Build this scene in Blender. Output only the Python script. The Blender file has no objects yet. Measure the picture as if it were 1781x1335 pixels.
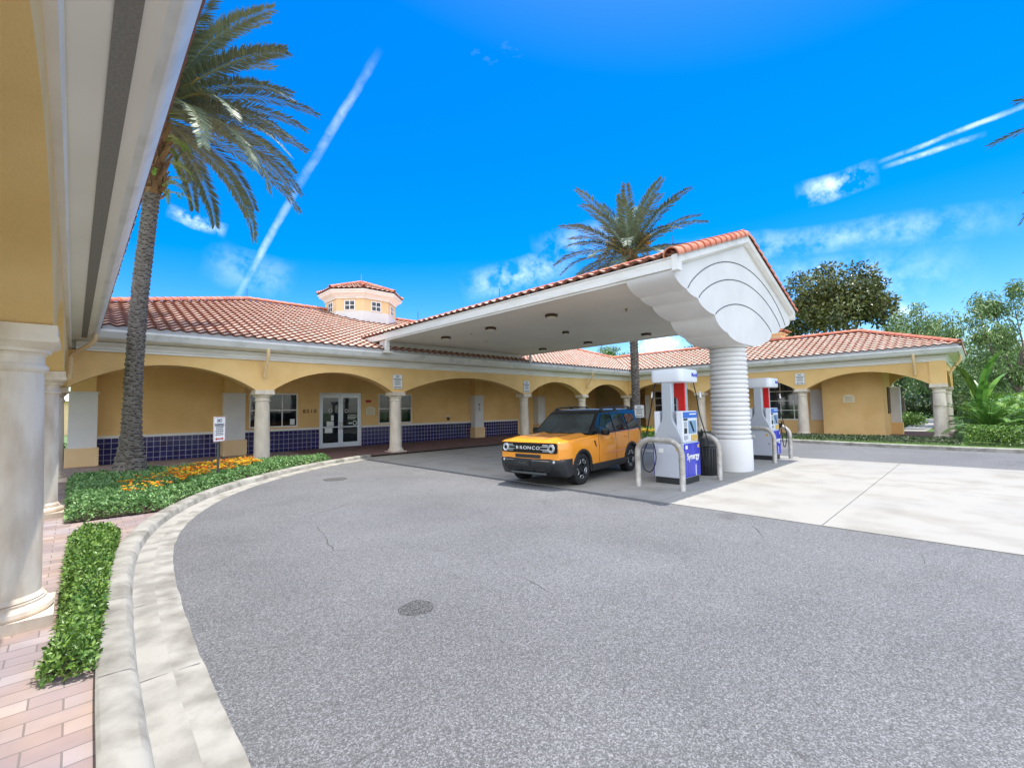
import bpy, bmesh, math, random
from mathutils import Vector, Matrix, noise
random.seed(7)
PI = math.pi
C = bpy.context.scene.collection
scn = bpy.context.scene

# ------------------------------------------------------------------ camera
cam_d = bpy.data.cameras.new("camera")
cam = bpy.data.objects.new("camera", cam_d); C.objects.link(cam)
yaw, pitch, roll = 0.800930142, 0.0542165708, -0.0170892371
fw = Vector((math.cos(yaw)*math.cos(pitch), math.sin(yaw)*math.cos(pitch), math.sin(pitch)))
r0 = Vector((math.sin(yaw), -math.cos(yaw), 0)); u0 = r0.cross(fw)
rt = r0*math.cos(roll)+u0*math.sin(roll); up = -r0*math.sin(roll)+u0*math.cos(roll)
M = Matrix((rt, up, -fw)).transposed().to_4x4(); M.translation = Vector((0, 0, 1.8))
cam.matrix_world = M
cam_d.sensor_fit = 'HORIZONTAL'; cam_d.sensor_width = 36; cam_d.lens = 786.333/1781*36
cam_d.clip_start = 0.05; cam_d.clip_end = 3000
scn.camera = cam

# ------------------------------------------------------------------ sun, sky, exposure
SUN = Vector((0.205, 0.012, 1.0)).normalized()          # towards the sun
sun_d = bpy.data.lights.new("sun", 'SUN'); sun_d.energy = 2.3; sun_d.angle = math.radians(0.5)
sun_d.color = (1.0, 0.96, 0.9)
sun = bpy.data.objects.new("sun", sun_d); C.objects.link(sun)
sun.rotation_euler = SUN.to_track_quat('Z', 'Y').to_euler()
scn.view_settings.view_transform = 'Standard'; scn.view_settings.look = 'None'
scn.view_settings.exposure = 1.3; scn.view_settings.gamma = 1
world = bpy.data.worlds.new("World"); scn.world = world; world.use_nodes = True
wt = world.node_tree; wn = wt.nodes; wl = wt.links
for n in list(wn): wn.remove(n)
w_out = wn.new('ShaderNodeOutputWorld'); w_bg = wn.new('ShaderNodeBackground'); w_bg.inputs[1].default_value = 0.15
sky = wn.new('ShaderNodeTexSky'); sky.sky_type = 'NISHITA'; sky.sun_disc = False
sky.sun_elevation = math.asin(SUN.z); sky.sun_rotation = math.atan2(SUN.x, SUN.y)
sky.altitude = 0; sky.air_density = 1.0; sky.dust_density = 0.9; sky.ozone_density = 3.0
hs = wn.new('ShaderNodeHueSaturation'); hs.inputs['Saturation'].default_value = 1.62; hs.inputs['Hue'].default_value = 0.507; hs.inputs['Value'].default_value = 0.68
wl.new(sky.outputs[0], hs.inputs['Color'])
geo = wn.new('ShaderNodeNewGeometry')
tcw = wn.new('ShaderNodeTexCoord')
def wmath(op, a, b=None, c=None, clamp=False):
    n = wn.new('ShaderNodeMath'); n.operation = op; n.use_clamp = clamp
    for i, v in enumerate((a, b, c)):
        if v is None: continue
        if isinstance(v, (int, float)): n.inputs[i].default_value = v
        else: wl.new(v, n.inputs[i])
    return n.outputs[0]
def wdot(vec):
    n = wn.new('ShaderNodeVectorMath'); n.operation = 'DOT_PRODUCT'
    wl.new(tcw.outputs['Generated'], n.inputs[0]); n.inputs[1].default_value = vec
    return n.outputs['Value']
def wnoise(scale, detail=6, rough=0.6, stretch=None, rot=None):
    n = wn.new('ShaderNodeTexNoise'); n.inputs['Scale'].default_value = scale
    n.inputs['Detail'].default_value = detail; n.inputs['Roughness'].default_value = rough
    src = tcw.outputs['Generated']
    if stretch:
        m = wn.new('ShaderNodeMapping'); m.inputs['Scale'].default_value = stretch
        if rot: m.inputs['Rotation'].default_value = rot
        wl.new(src, m.inputs[0]); src = m.outputs[0]
    wl.new(src, n.inputs['Vector']); return n.outputs['Fac']
nz1 = wnoise(22, 7, 0.65); nz2 = wnoise(9, 5, 0.6)
def cloud_band(a, b, width, strength, seedoff=0.0, wob=0.012, gap=4.0):
    """a soft cloud streak along the great circle between two directions of the sky"""
    a = Vector(a).normalized(); b = Vector(b).normalized()
    n = a.cross(b).normalized(); mid = ((a+b)/2).normalized(); t = (b-a).normalized(); half = (b-a).length/2
    d = wmath('ADD', wdot(n), wmath('MULTIPLY', wmath('SUBTRACT', nz2, 0.5), wob*2))
    across = wmath('SUBTRACT', 1.0, wmath('POWER', wmath('DIVIDE', wmath('ABSOLUTE', d), width*1.25), 1.5), clamp=True)
    across = wmath('MULTIPLY', across, wmath('MULTIPLY_ADD', nz1, gap, .45-gap*.5, clamp=True))
    s = wmath('DIVIDE', wmath('ABSOLUTE', wdot(t)), half*1.15)
    along = wmath('POWER', wmath('SUBTRACT', 1.0, wmath('POWER', s, 2.5), clamp=True), 1.4)
    front = wmath('GREATER_THAN', wdot(mid), 0.0)
    return wmath('MULTIPLY', wmath('MULTIPLY', wmath('MULTIPLY', across, along), front), strength)
bands = [
    cloud_band((.36,.70,.612), (.285,.868,.41), .0068, .36, wob=.008, gap=1.9),
    cloud_band((.293,.856,.430), (.207,.955,.200), .0058, .46, wob=.006, gap=1.9),
    cloud_band((.907,.202,.365), (.923,.100,.371), .019, .62),
    cloud_band((.918,.090,.384), (.917,-.075,.398), .0034, .5, wob=.005),
    cloud_band((.921,.085,.375), (.925,-.02,.379), .0038, .5, wob=.005),
    cloud_band((.60,.755,.262), (.75,.585,.308), .030, .38),
    cloud_band((.862,.404,.300), (.965,-.057,.262), .024, .22),
    cloud_band((.108,.934,.342), (.185,.928,.325), .012, .85),
    cloud_band((.850,.508,.142), (.905,.415,.120), .045, .75),
    cloud_band((.984,.10,.143), (.989,.05,.140), .022, .8),
    cloud_band((.70,.64,.33), (.80,.50,.36), .03, .22),
    cloud_band((.88,.33,.22), (.98,.0,.20), .04, .2),
    cloud_band((.16,.93,.27), (.30,.92,.25), .035, .16),
]
tot = bands[0]
for b_ in bands[1:]: tot = wmath('MAXIMUM', tot, b_)
tot = wmath('MULTIPLY', tot, 0.62)
haze_n = wnoise(3.2, 6, 0.6, (1, 1, 3.2))
tot = wmath('MAXIMUM', tot, wmath('MULTIPLY_ADD', haze_n, 0.5, -0.37, clamp=True))
# made-up white cloud behind the camera, out of view, added as neutral fill light
fill_bank_n = wnoise(2.3, 7, 0.62)
fill_bank = wmath('MULTIPLY', wmath('MULTIPLY_ADD', wdot((-.66, -.68, .32)), 2.4, -.25, clamp=True), wmath('MULTIPLY_ADD', fill_bank_n, 3.0, -0.95, clamp=True))
tot = wmath('MAXIMUM', tot, fill_bank)
mixw = wn.new('ShaderNodeMixRGB'); wl.new(tot, mixw.inputs[0]); wl.new(hs.outputs[0], mixw.inputs[1])
mixw.inputs[2].default_value = (8.6, 8.9, 9.2, 1)
wl.new(mixw.outputs[0], w_bg.inputs[0]); wl.new(w_bg.outputs[0], w_out.inputs[0])

# ------------------------------------------------------------------ materials
MATS = {}
def mat(name, col, rough=0.6, metal=0.0, col2=None, nscale=4.0, nsharp=(0.35, 0.65), bump=None, spec=0.5, detail=5, stretch=None,
        col3=None, n3=0.6, tint=None, coat=0.0, emit=None, alpha=None, trans=0.0):
    m = bpy.data.materials.new(name); m.use_nodes = True; MATS[name] = m
    nt = m.node_tree; N = nt.nodes; L = nt.links; b = N['Principled BSDF']
    b.inputs['Roughness'].default_value = rough; b.inputs['Metallic'].default_value = metal
    b.inputs['Specular IOR Level'].default_value = spec
    b.inputs['Base Color'].default_value = (*col, 1)
    if coat: b.inputs['Coat Weight'].default_value = coat; b.inputs['Coat Roughness'].default_value = 0.04
    tc = N.new('ShaderNodeTexCoord'); src = tc.outputs['Object']
    if stretch:
        mp = N.new('ShaderNodeMapping'); mp.inputs['Scale'].default_value = stretch; L.new(src, mp.inputs[0]); src = mp.outputs[0]
    last = None
    def noise_mix(a, c, scale, lo, hi):
        n = N.new('ShaderNodeTexNoise'); n.inputs['Scale'].default_value = scale; n.inputs['Detail'].default_value = detail
        L.new(src, n.inputs['Vector'])
        r = N.new('ShaderNodeMapRange'); r.inputs['From Min'].default_value = lo; r.inputs['From Max'].default_value = hi
        L.new(n.outputs['Fac'], r.inputs['Value'])
        x = N.new('ShaderNodeMixRGB'); L.new(r.outputs[0], x.inputs[0])
        if isinstance(a, tuple): x.inputs[1].default_value = (*a, 1)
        else: L.new(a, x.inputs[1])
        x.inputs[2].default_value = (*c, 1); return x.outputs[0]
    if col2: last = noise_mix(col, col2, nscale, *nsharp)
    if col3: last = noise_mix(last if last else col, col3, n3, 0.5, 0.75)
    if tint:            # per-face random value stored on the mesh: multiplies the colour
        at = N.new('ShaderNodeAttribute'); at.attribute_name = 'tint'
        x = N.new('ShaderNodeMixRGB'); x.blend_type = 'MIX'; L.new(at.outputs['Fac'], x.inputs[0])
        if last: L.new(last, x.inputs[1])
        else: x.inputs[1].default_value = (*col, 1)
        x.inputs[2].default_value = (*tint, 1); last = x.outputs[0]
    if last: L.new(last, b.inputs['Base Color'])
    if bump:
        n = N.new('ShaderNodeTexNoise'); n.inputs['Scale'].default_value = bump[0]; n.inputs['Detail'].default_value = 4
        L.new(src, n.inputs['Vector'])
        bp = N.new('ShaderNodeBump'); bp.inputs['Strength'].default_value = bump[1]; bp.inputs['Distance'].default_value = bump[2] if len(bump) > 2 else 0.01
        L.new(n.outputs['Fac'], bp.inputs['Height']); L.new(bp.outputs[0], b.inputs['Normal'])
    if emit: b.inputs['Emission Color'].default_value = (*emit, 1); b.inputs['Emission Strength'].default_value = 1
    if trans:
        tr = N.new('ShaderNodeBsdfTransparent'); tr.inputs[0].default_value = (.75, .8, .8, 1)
        mx = N.new('ShaderNodeMixShader'); mx.inputs[0].default_value = trans
        L.new(b.outputs[0], mx.inputs[1]); L.new(tr.outputs[0], mx.inputs[2])
        L.new(mx.outputs[0], N['Material Output'].inputs['Surface'])
    return m
mat('stucco', (.86, .575, .245), .85, col2=(.79, .51, .20), nscale=1.1, nsharp=(.42, .66), bump=(70, .9, .010), col3=(.75, .475, .185), n3=.5, detail=9)
mat('stucco_pale', (.82, .59, .33), .85, col2=(.77, .54, .29), nscale=2, bump=(90, .5, .006))
mat('stucco_white', (.74, .73, .72), .85, col2=(.69, .68, .67), nscale=1.5, bump=(90, .35, .005))
mat('white_paint', (.80, .78, .74), .55, col2=(.60, .57, .50), nscale=1.6, nsharp=(.52, .80), stretch=(.5, .5, 2.5), detail=9)
mat('gutter_white', (.74, .74, .72), .4, col2=(.50, .50, .47), nscale=2.2, nsharp=(.5, .8), detail=8)
mat('soffit', (.85, .82, .74), .8, col2=(.80, .77, .69), nscale=.9, bump=(60, .15, .004))
mat('ceiling', (.86, .82, .74), .85, col2=(.81, .77, .69), nscale=.6, bump=(60, .3, .004))
mat('vent', (.26, .25, .23), .7, col2=(.20, .19, .17), nscale=60)
mat('cast_stone', (.80, .69, .55), .8, col2=(.62, .49, .36), nscale=3.5, nsharp=(.42, .62), bump=(28, .45, .012), detail=9,
    stretch=(1, 1, .35), col3=(.36, .24, .15), n3=2.4)
mat('cast_stone_pale', (.76, .67, .55), .8, col2=(.63, .54, .43), nscale=5, bump=(40, .4, .01), detail=8, stretch=(1, 1, .4))
mat('tile_lip_shade', (.24, .10, .07), .9)  # dark riser colour, paints the shadow line under each tile lip
mat('mortar', (.42, .42, .43), .9)
mat('gutter_stain', (.25, .238, .205), .9, col2=(.38, .362, .315), nscale=2.6, nsharp=(.36, .56), bump=(35, .7, .008), detail=10)
mat('terracotta', (.56, .345, .25), .8, tint=(.64, .455, .36), col2=(.46, .25, .17), nscale=7, nsharp=(.5, .8), bump=(50, .2, .004))
mat('terracotta_ridge', (.58, .17, .09), .7, tint=(.66, .27, .16), col2=(.46, .12, .07), nscale=5, bump=(50, .2, .004))
mat('asphalt', (.085, .085, .092), .92, col2=(.27, .27, .275), nscale=105, nsharp=(.40, .62), bump=(90, .25, .003), detail=2, spec=.25)
mat('concrete', (.325, .31, .275), .85, col2=(.245, .228, .19), nscale=1.3, nsharp=(.47, .74), bump=(60, .4, .003), detail=10, col3=(.29, .28, .26), n3=.33)
mat('concrete_old', (.38, .362, .315), .88, col2=(.20, .188, .155), nscale=3.2, nsharp=(.40, .66), bump=(35, .7, .008), detail=10)
mat('joint', (.16, .155, .15), .9)
mat('glass', (.015, .018, .022), .03, spec=.9, trans=.55)
mat('glass_dark', (.012, .016, .02), .04, spec=.9, col2=(.03, .04, .045), nscale=3)
mat('frame_white', (.80, .80, .78), .4)
mat('frame_metal', (.66, .68, .70), .35, metal=.3)
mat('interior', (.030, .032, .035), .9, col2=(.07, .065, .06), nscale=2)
mat('valance', (.42, .44, .44), .8)
mat('paper', (.78, .80, .76), .7)
mat('dark_metal', (.03, .032, .035), .4, metal=.4)
mat('bronze', (.10, .06, .035), .45, metal=.6)
mat('pole_metal', (.10, .11, .11), .5, metal=.5)
mat('galv', (.50, .47, .42), .5, metal=.35, col2=(.33, .30, .26), nscale=9, nsharp=(.4, .7), detail=8)
mat('black_plastic', (.022, .024, .026), .45, bump=(200, .1, .001))
mat('rubber', (.012, .012, .013), .75)
mat('black_gloss', (.007, .008, .009), .14, coat=.1, spec=.35)
mat('sign_white', (.82, .82, .80), .45)
mat('ink', (.03, .03, .05), .6)
mat('red_ink', (.45, .02, .02), .5)
mat('brass', (.42, .30, .14), .4, metal=.7)
mat('cream_sign', (.78, .72, .52), .6)
mat('chrome', (.75, .76, .78), .18, metal=.95)
mat('alu', (.62, .63, .65), .32, metal=.85)
mat('lamp_glass', (.75, .72, .62), .3)
mat('soil', (.10, .065, .045), .95, col2=(.17, .12, .08), nscale=18, bump=(30, .8, .02))
mat('grass', (.06, .13, .025), .9, col2=(.11, .19, .04), nscale=3, bump=(60, .6, .02))
mat('far_ground', (.10, .17, .05), .95, col2=(.16, .22, .08), nscale=.3)
def leafmat(name, a, b, rough=.45):
    m = mat(name, a, rough, tint=b, spec=.45)
    return m
leafmat('leaf_hedge', (.045, .13, .018), (.27, .42, .07))
leafmat('leaf_ground', (.06, .17, .04), (.33, .52, .18))
leafmat('leaf_dark', (.018, .045, .018), (.13, .17, .055))
leafmat('leaf_magnolia', (.03, .055, .02), (.30, .31, .09), .3)
leafmat('leaf_willow', (.07, .15, .035), (.32, .44, .15))
leafmat('leaf_cycad', (.035, .12, .025), (.20, .40, .07), .35)
leafmat('leaf_bright', (.10, .24, .025), (.34, .52, .08))
leafmat('leaf_palm', (.045, .075, .045), (.22, .27, .17), .5)
mat('palm_rib', (.22, .24, .11), .5)
leafmat('flower_yellow', (.85, .52, .02), (.90, .72, .06))
leafmat('flower_orange', (.75, .17, .01), (.85, .33, .02))
mat('palm_trunk', (.155, .125, .10), .9, tint=(.022, .02, .018), col2=(.27, .245, .21), nscale=9, bump=(40, 1.0, .02))
mat('palm_boot', (.20, .10, .045), .85, tint=(.34, .22, .10), col2=(.10, .05, .03), nscale=12)
mat('palm_stalk', (.62, .30, .05), .6, tint=(.75, .42, .08))
mat('bark', (.12, .09, .07), .9, col2=(.20, .16, .12), nscale=10, bump=(20, .8, .02))
def asphalt_mat():
    m = bpy.data.materials['asphalt']; nt = m.node_tree; N = nt.nodes; L = nt.links; b = N['Principled BSDF']
    tc = N.new('ShaderNodeTexCoord')
    vo = N.new('ShaderNodeTexVoronoi'); vo.inputs['Scale'].default_value = 125; L.new(tc.outputs['Object'], vo.inputs['Vector'])
    sp = N.new('ShaderNodeSeparateColor'); L.new(vo.outputs['Color'], sp.inputs[0])
    pw_ = N.new('ShaderNodeMath'); pw_.operation = 'POWER'; L.new(sp.outputs[0], pw_.inputs[0]); pw_.inputs[1].default_value = 2.2
    n2 = N.new('ShaderNodeTexNoise'); n2.inputs['Scale'].default_value = 34; n2.inputs['Detail'].default_value = 9; n2.inputs['Roughness'].default_value = .85; L.new(tc.outputs['Object'], n2.inputs['Vector'])
    r2 = N.new('ShaderNodeMapRange'); r2.inputs['From Min'].default_value = .38; r2.inputs['From Max'].default_value = .62; r2.inputs['To Min'].default_value = .78; r2.inputs['To Max'].default_value = 1.25; L.new(n2.outputs['Fac'], r2.inputs['Value'])
    n3 = N.new('ShaderNodeTexNoise'); n3.inputs['Scale'].default_value = .5; n3.inputs['Detail'].default_value = 8; n3.inputs['Roughness'].default_value = .6; L.new(tc.outputs['Object'], n3.inputs['Vector'])
    r3 = N.new('ShaderNodeMapRange'); r3.inputs['From Min'].default_value = .3; r3.inputs['From Max'].default_value = .7; r3.inputs['To Min'].default_value = .86; r3.inputs['To Max'].default_value = 1.14; L.new(n3.outputs['Fac'], r3.inputs['Value'])
    mx = N.new('ShaderNodeMixRGB'); L.new(pw_.outputs[0], mx.inputs[0]); mx.inputs[1].default_value = (.098, .098, .098, 1); mx.inputs[2].default_value = (.255, .255, .255, 1)
    m1 = N.new('ShaderNodeMixRGB'); m1.blend_type = 'MULTIPLY'; m1.inputs[0].default_value = 1; L.new(mx.outputs[0], m1.inputs[1]); L.new(r2.outputs[0], m1.inputs[2])
    m2 = N.new('ShaderNodeMixRGB'); m2.blend_type = 'MULTIPLY'; m2.inputs[0].default_value = 1; L.new(m1.outputs[0], m2.inputs[1]); L.new(r3.outputs[0], m2.inputs[2])
    vc = N.new('ShaderNodeTexVoronoi'); vc.feature = 'DISTANCE_TO_EDGE'; vc.inputs['Scale'].default_value = .33; vc.inputs['Randomness'].default_value = 1
    nd = N.new('ShaderNodeMixRGB'); nd.inputs[0].default_value = .12; nz = N.new('ShaderNodeTexNoise'); nz.inputs['Scale'].default_value = 2.5; nz.inputs['Detail'].default_value = 6; L.new(tc.outputs['Object'], nz.inputs['Vector'])
    L.new(tc.outputs['Object'], nd.inputs[1]); L.new(nz.outputs['Color'], nd.inputs[2]); L.new(nd.outputs[0], vc.inputs['Vector'])
    cr_ = N.new('ShaderNodeMapRange'); cr_.inputs['From Min'].default_value = .0; cr_.inputs['From Max'].default_value = .0035; cr_.inputs['To Min'].default_value = 1; cr_.inputs['To Max'].default_value = 0; L.new(vc.outputs['Distance'], cr_.inputs['Value'])
    mk_ = N.new('ShaderNodeMapRange'); mk_.inputs['From Min'].default_value = .52; mk_.inputs['From Max'].default_value = .6; L.new(n3.outputs['Fac'], mk_.inputs['Value'])
    mm = N.new('ShaderNodeMath'); mm.operation = 'MULTIPLY'; L.new(cr_.outputs[0], mm.inputs[0]); L.new(mk_.outputs[0], mm.inputs[1])
    n5 = N.new('ShaderNodeTexNoise'); n5.inputs['Scale'].default_value = 1.1; n5.inputs['Detail'].default_value = 5; L.new(tc.outputs['Object'], n5.inputs['Vector'])
    r5 = N.new('ShaderNodeMapRange'); r5.inputs['From Min'].default_value = .66; r5.inputs['From Max'].default_value = .74; r5.inputs['To Max'].default_value = .4; L.new(n5.outputs['Fac'], r5.inputs['Value'])
    mo = N.new('ShaderNodeMath'); mo.operation = 'MAXIMUM'; L.new(mm.outputs[0], mo.inputs[0]); L.new(r5.outputs[0], mo.inputs[1])
    m3 = N.new('ShaderNodeMixRGB'); L.new(mo.outputs[0], m3.inputs[0]); L.new(m2.outputs[0], m3.inputs[1]); m3.inputs[2].default_value = (.05, .049, .047, 1)
    L.new(m3.outputs[0], b.inputs['Base Color'])
asphalt_mat()
def brick_mat(name, c1, c2, mortar, bw, bh, ms, rough=.8, offset=.5, axis='xy', bumpd=.004, spec=.5, extra=None):
    m = bpy.data.materials.new(name); m.use_nodes = True; MATS[name] = m
    nt = m.node_tree; N = nt.nodes; L = nt.links; b = N['Principled BSDF']; b.inputs['Roughness'].default_value = rough
    b.inputs['Specular IOR Level'].default_value = spec
    tc = N.new('ShaderNodeTexCoord'); src = tc.outputs['Object']
    sp = N.new('ShaderNodeSeparateXYZ'); L.new(src, sp.inputs[0]); cb = N.new('ShaderNodeCombineXYZ')
    L.new(sp.outputs[{'x': 0, 'y': 1, 'z': 2}[axis[0]]], cb.inputs[0]); L.new(sp.outputs[{'x': 0, 'y': 1, 'z': 2}[axis[1]]], cb.inputs[1])
    br = N.new('ShaderNodeTexBrick'); L.new(cb.outputs[0], br.inputs['Vector'])
    br.offset = offset; br.inputs['Scale'].default_value = 1
    br.inputs['Brick Width'].default_value = bw; br.inputs['Row Height'].default_value = bh; br.inputs['Mortar Size'].default_value = ms
    br.inputs['Color1'].default_value = (*c1, 1); br.inputs['Color2'].default_value = (*c2, 1); br.inputs['Mortar'].default_value = (*mortar, 1)
    n = N.new('ShaderNodeTexNoise'); n.inputs['Scale'].default_value = 3.0; n.inputs['Detail'].default_value = 7; L.new(src, n.inputs['Vector'])
    x = N.new('ShaderNodeMixRGB'); x.blend_type = 'MULTIPLY'; x.inputs[0].default_value = .9
    rr = N.new('ShaderNodeMapRange'); rr.inputs['To Min'].default_value = .6; rr.inputs['To Max'].default_value = 1.35; L.new(n.outputs['Fac'], rr.inputs['Value'])
    nh = N.new('ShaderNodeTexNoise'); nh.inputs['Scale'].default_value = 1.7; nh.inputs['Detail'].default_value = 3; L.new(src, nh.inputs['Vector'])
    rh = N.new('ShaderNodeValToRGB'); L.new(nh.outputs['Fac'], rh.inputs[0]); rh.color_ramp.elements[0].position = .36; rh.color_ramp.elements[1].position = .66
    a_, c_ = (extra or ((1, 1, 1), (1, 1, 1))); rh.color_ramp.elements[0].color = (*a_, 1); rh.color_ramp.elements[1].color = (*c_, 1)
    xh = N.new('ShaderNodeMixRGB'); xh.blend_type = 'MULTIPLY'; xh.inputs[0].default_value = 1; L.new(br.outputs['Color'], xh.inputs[1]); L.new(rh.outputs[0], xh.inputs[2])
    L.new(xh.outputs[0], x.inputs[1]); L.new(rr.outputs[0], x.inputs[2]); L.new(x.outputs[0], b.inputs['Base Color'])
    bp = N.new('ShaderNodeBump'); bp.invert = True; bp.inputs['Distance'].default_value = bumpd; bp.inputs['Strength'].default_value = .7
    L.new(br.outputs['Fac'], bp.inputs['Height']); L.new(bp.outputs[0], b.inputs['Normal'])
    return m
brick_mat('pavers', (.30, .225, .205), (.41, .335, .30), (.20, .165, .145), .31, .155, .005, extra=((.90, .93, 1.02), (1.10, 1.03, .92)))
brick_mat('pavers_dark', (.17, .09, .085), (.26, .15, .13), (.12, .09, .08), .22, .11, .006)
brick_mat('navy_tile', (.012, .012, .085), (.022, .02, .13), (.42, .40, .46), .2, .2, .0085, rough=.12, offset=0, axis='xz', spec=.6)
for n_ in ('pavers',):
    pass

# ------------------------------------------------------------------ mesh helpers
class MB:
    def __init__(s): s.v = []; s.f = []; s.m = []; s.t = []
    def add(s, vs, fs, mi=0, t=None):
        o = len(s.v); s.v += [tuple(v) for v in vs]
        for f in fs: s.f.append(tuple(i+o for i in f)); s.m.append(mi); s.t.append(random.random() if t is None else t)
    def box(s, x0, x1, y0, y1, z0, z1, mi=0, t=None):
        s.add([(x0,y0,z0),(x1,y0,z0),(x1,y1,z0),(x0,y1,z0),(x0,y0,z1),(x1,y0,z1),(x1,y1,z1),(x0,y1,z1)],
              [(0,3,2,1),(4,5,6,7),(0,1,5,4),(1,2,6,5),(2,3,7,6),(3,0,4,7)], mi, random.random() if t is None else t)
    def prism(s, pts, fn, a, b, mi=0, caps=True):
        """pts: 2-D outline; fn(u, v, w) -> xyz; extruded in w from a to b"""
        n = len(pts); vs = [fn(u, v, a) for u, v in pts]+[fn(u, v, b) for u, v in pts]
        fs = [(i, (i+1) % n, n+(i+1) % n, n+i) for i in range(n)]
        if caps: fs += [tuple(range(n))[::-1], tuple(range(n, 2*n))]
        s.add(vs, fs, mi)
    def strip(s, la, lb, mi=0):
        n = len(la); s.add(list(la)+list(lb), [(i, i+1, n+i+1, n+i) for i in range(n-1)], mi)
    def grid(s, rows, mi=0, close=False, t=None):
        n = len(rows[0]); o = [p for r in rows for p in r]; fs = []
        for i in range(len(rows)-1):
            for j in range(n if close else n-1):
                fs.append((i*n+j, i*n+(j+1) % n, (i+1)*n+(j+1) % n, (i+1)*n+j))
        s.add(o, fs, mi, t)
    def lathe(s, prof, cx=0, cy=0, seg=24, mi=0, cap=True, fn=None):
        rows = []
        for r, z in prof:
            rows.append([(cx+r*math.cos(2*PI*k/seg), cy+r*math.sin(2*PI*k/seg), z) for k in range(seg)])
        if fn: rows = [[fn(p) for p in r] for r in rows]
        s.grid(rows, mi, True)
        if cap:
            o = len(s.v); n = seg
            s.f.append(tuple(range(o-n, o))); s.m.append(mi); s.t.append(0)
            s.f.append(tuple(range(o-n*len(prof), o-n*len(prof)+n))[::-1]); s.m.append(mi); s.t.append(0)
    def tube(s, path, r, seg=8, mi=0, cap=True):
        P = [Vector(p) for p in path]; rows = []; R = r if isinstance(r, (list, tuple)) else [r]*len(P)
        t0 = (P[1]-P[0]).normalized(); ref = Vector((0, 0, 1)) if abs(t0.z) < .9 else Vector((1, 0, 0))
        u = t0.cross(ref).normalized()
        for i, p in enumerate(P):
            t = (P[min(i+1, len(P)-1)]-P[max(i-1, 0)]).normalized()
            u = (u-t*u.dot(t)).normalized(); w = t.cross(u)
            rows.append([tuple(p+(u*math.cos(2*PI*k/seg)+w*math.sin(2*PI*k/seg))*R[i]) for k in range(seg)])
        s.grid(rows, mi, True)
        if cap:
            o = len(s.v); n = seg
            s.f.append(tuple(range(o-n, o))[::-1]); s.m.append(mi); s.t.append(0)
            s.f.append(tuple(range(o-n*len(P), o-n*len(P)+n))); s.m.append(mi); s.t.append(0)
    def build(s, name, mats, parent=None, world=True, smooth=False, bevel=0, loc=None, fixn=False, label=None, autos=None):
        me = bpy.data.meshes.new(name); me.from_pydata(s.v, [], s.f)
        if isinstance(mats, str): mats = [mats]
        for m in mats: me.materials.append(MATS[m])
        me.polygons.foreach_set('material_index', s.m)
        a = me.attributes.new('tint', 'FLOAT', 'FACE'); a.data.foreach_set('value', s.t)
        if smooth: me.polygons.foreach_set('use_smooth', [True]*len(me.polygons))
        if fixn:
            bm = bmesh.new(); bm.from_mesh(me); bmesh.ops.remove_doubles(bm, verts=bm.verts, dist=1e-5); bmesh.ops.recalc_face_normals(bm, faces=bm.faces)
            bm.to_mesh(me); bm.free()
        if autos: me.set_sharp_from_angle(angle=math.radians(autos))
        me.update(); o = bpy.data.objects.new(name, me); C.objects.link(o)
        if parent is not None:
            o.parent = parent
            if world:
                p = parent; off = Vector((0, 0, 0))
                while p is not None: off += p.location; p = p.parent
                o.location = -off
        if loc: o.location = Vector(loc)
        if bevel:
            b = o.modifiers.new('bevel', 'BEVEL'); b.width = bevel; b.segments = 2; b.limit_method = 'ANGLE'; b.angle_limit = math.radians(40)
        if label: o['label'] = label
        return o
def thing(name, label, cat, loc=(0, 0, 0), rz=0, group=None):
    o = bpy.data.objects.new(name, None); C.objects.link(o); o.location = loc; o.rotation_euler = (0, 0, rz)
    o.empty_display_size = .2
    tag(o, label, cat, group); return o
def tag(o, label, cat, group=None, kind=None):
    if label: o['label'] = label
    if cat: o['category'] = cat
    if group: o['group'] = group
    if kind: o['kind'] = kind
    return o
def struct(o): o['kind'] = 'structure'; return o
def copy_thing(root, loc, rz=None, label=None):
    def rec(o, parent):
        c = o.copy(); C.objects.link(c)
        if parent is not None: c.parent = parent
        for ch in [k for k in bpy.data.objects if k.parent == o]: rec(ch, c)
        return c
    r = rec(root, None); r.location = loc
    if rz is not None: r.rotation_euler = (0, 0, rz)
    if label: r['label'] = label
    return r
def text(name, body, size, matname, parent, origin, xdir, ydir, extrude=.003, align='CENTER', bold=0.0, spacing=1.0):
    """letters as mesh: xdir runs along the line of text, ydir up the letters"""
    cu = bpy.data.curves.new(name, 'FONT'); cu.body = body; cu.size = size; cu.extrude = extrude; cu.align_x = align; cu.align_y = 'CENTER'
    cu.offset = bold; cu.space_character = spacing; cu.space_line = .95
    tmp = bpy.data.objects.new('tmp', cu); C.objects.link(tmp)
    bpy.context.view_layer.update()
    me = bpy.data.meshes.new_from_object(tmp.evaluated_get(bpy.context.evaluated_depsgraph_get()))
    bpy.data.objects.remove(tmp); bpy.data.curves.remove(cu)
    me.name = name; me.materials.clear(); me.materials.append(MATS[matname])
    o = bpy.data.objects.new(name, me); C.objects.link(o)
    x = Vector(xdir).normalized(); y = Vector(ydir).normalized(); z = x.cross(y)
    mtx = Matrix((x, y, z)).transposed().to_4x4(); me.transform(mtx)
    off = Vector((0, 0, 0)); p = parent
    while p is not None: off += p.location; p = p.parent
    o.parent = parent; o.location = Vector(origin)-(off if parent is None or parent.rotation_euler.z == 0 else Vector((0, 0, 0)))
    return o
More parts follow.
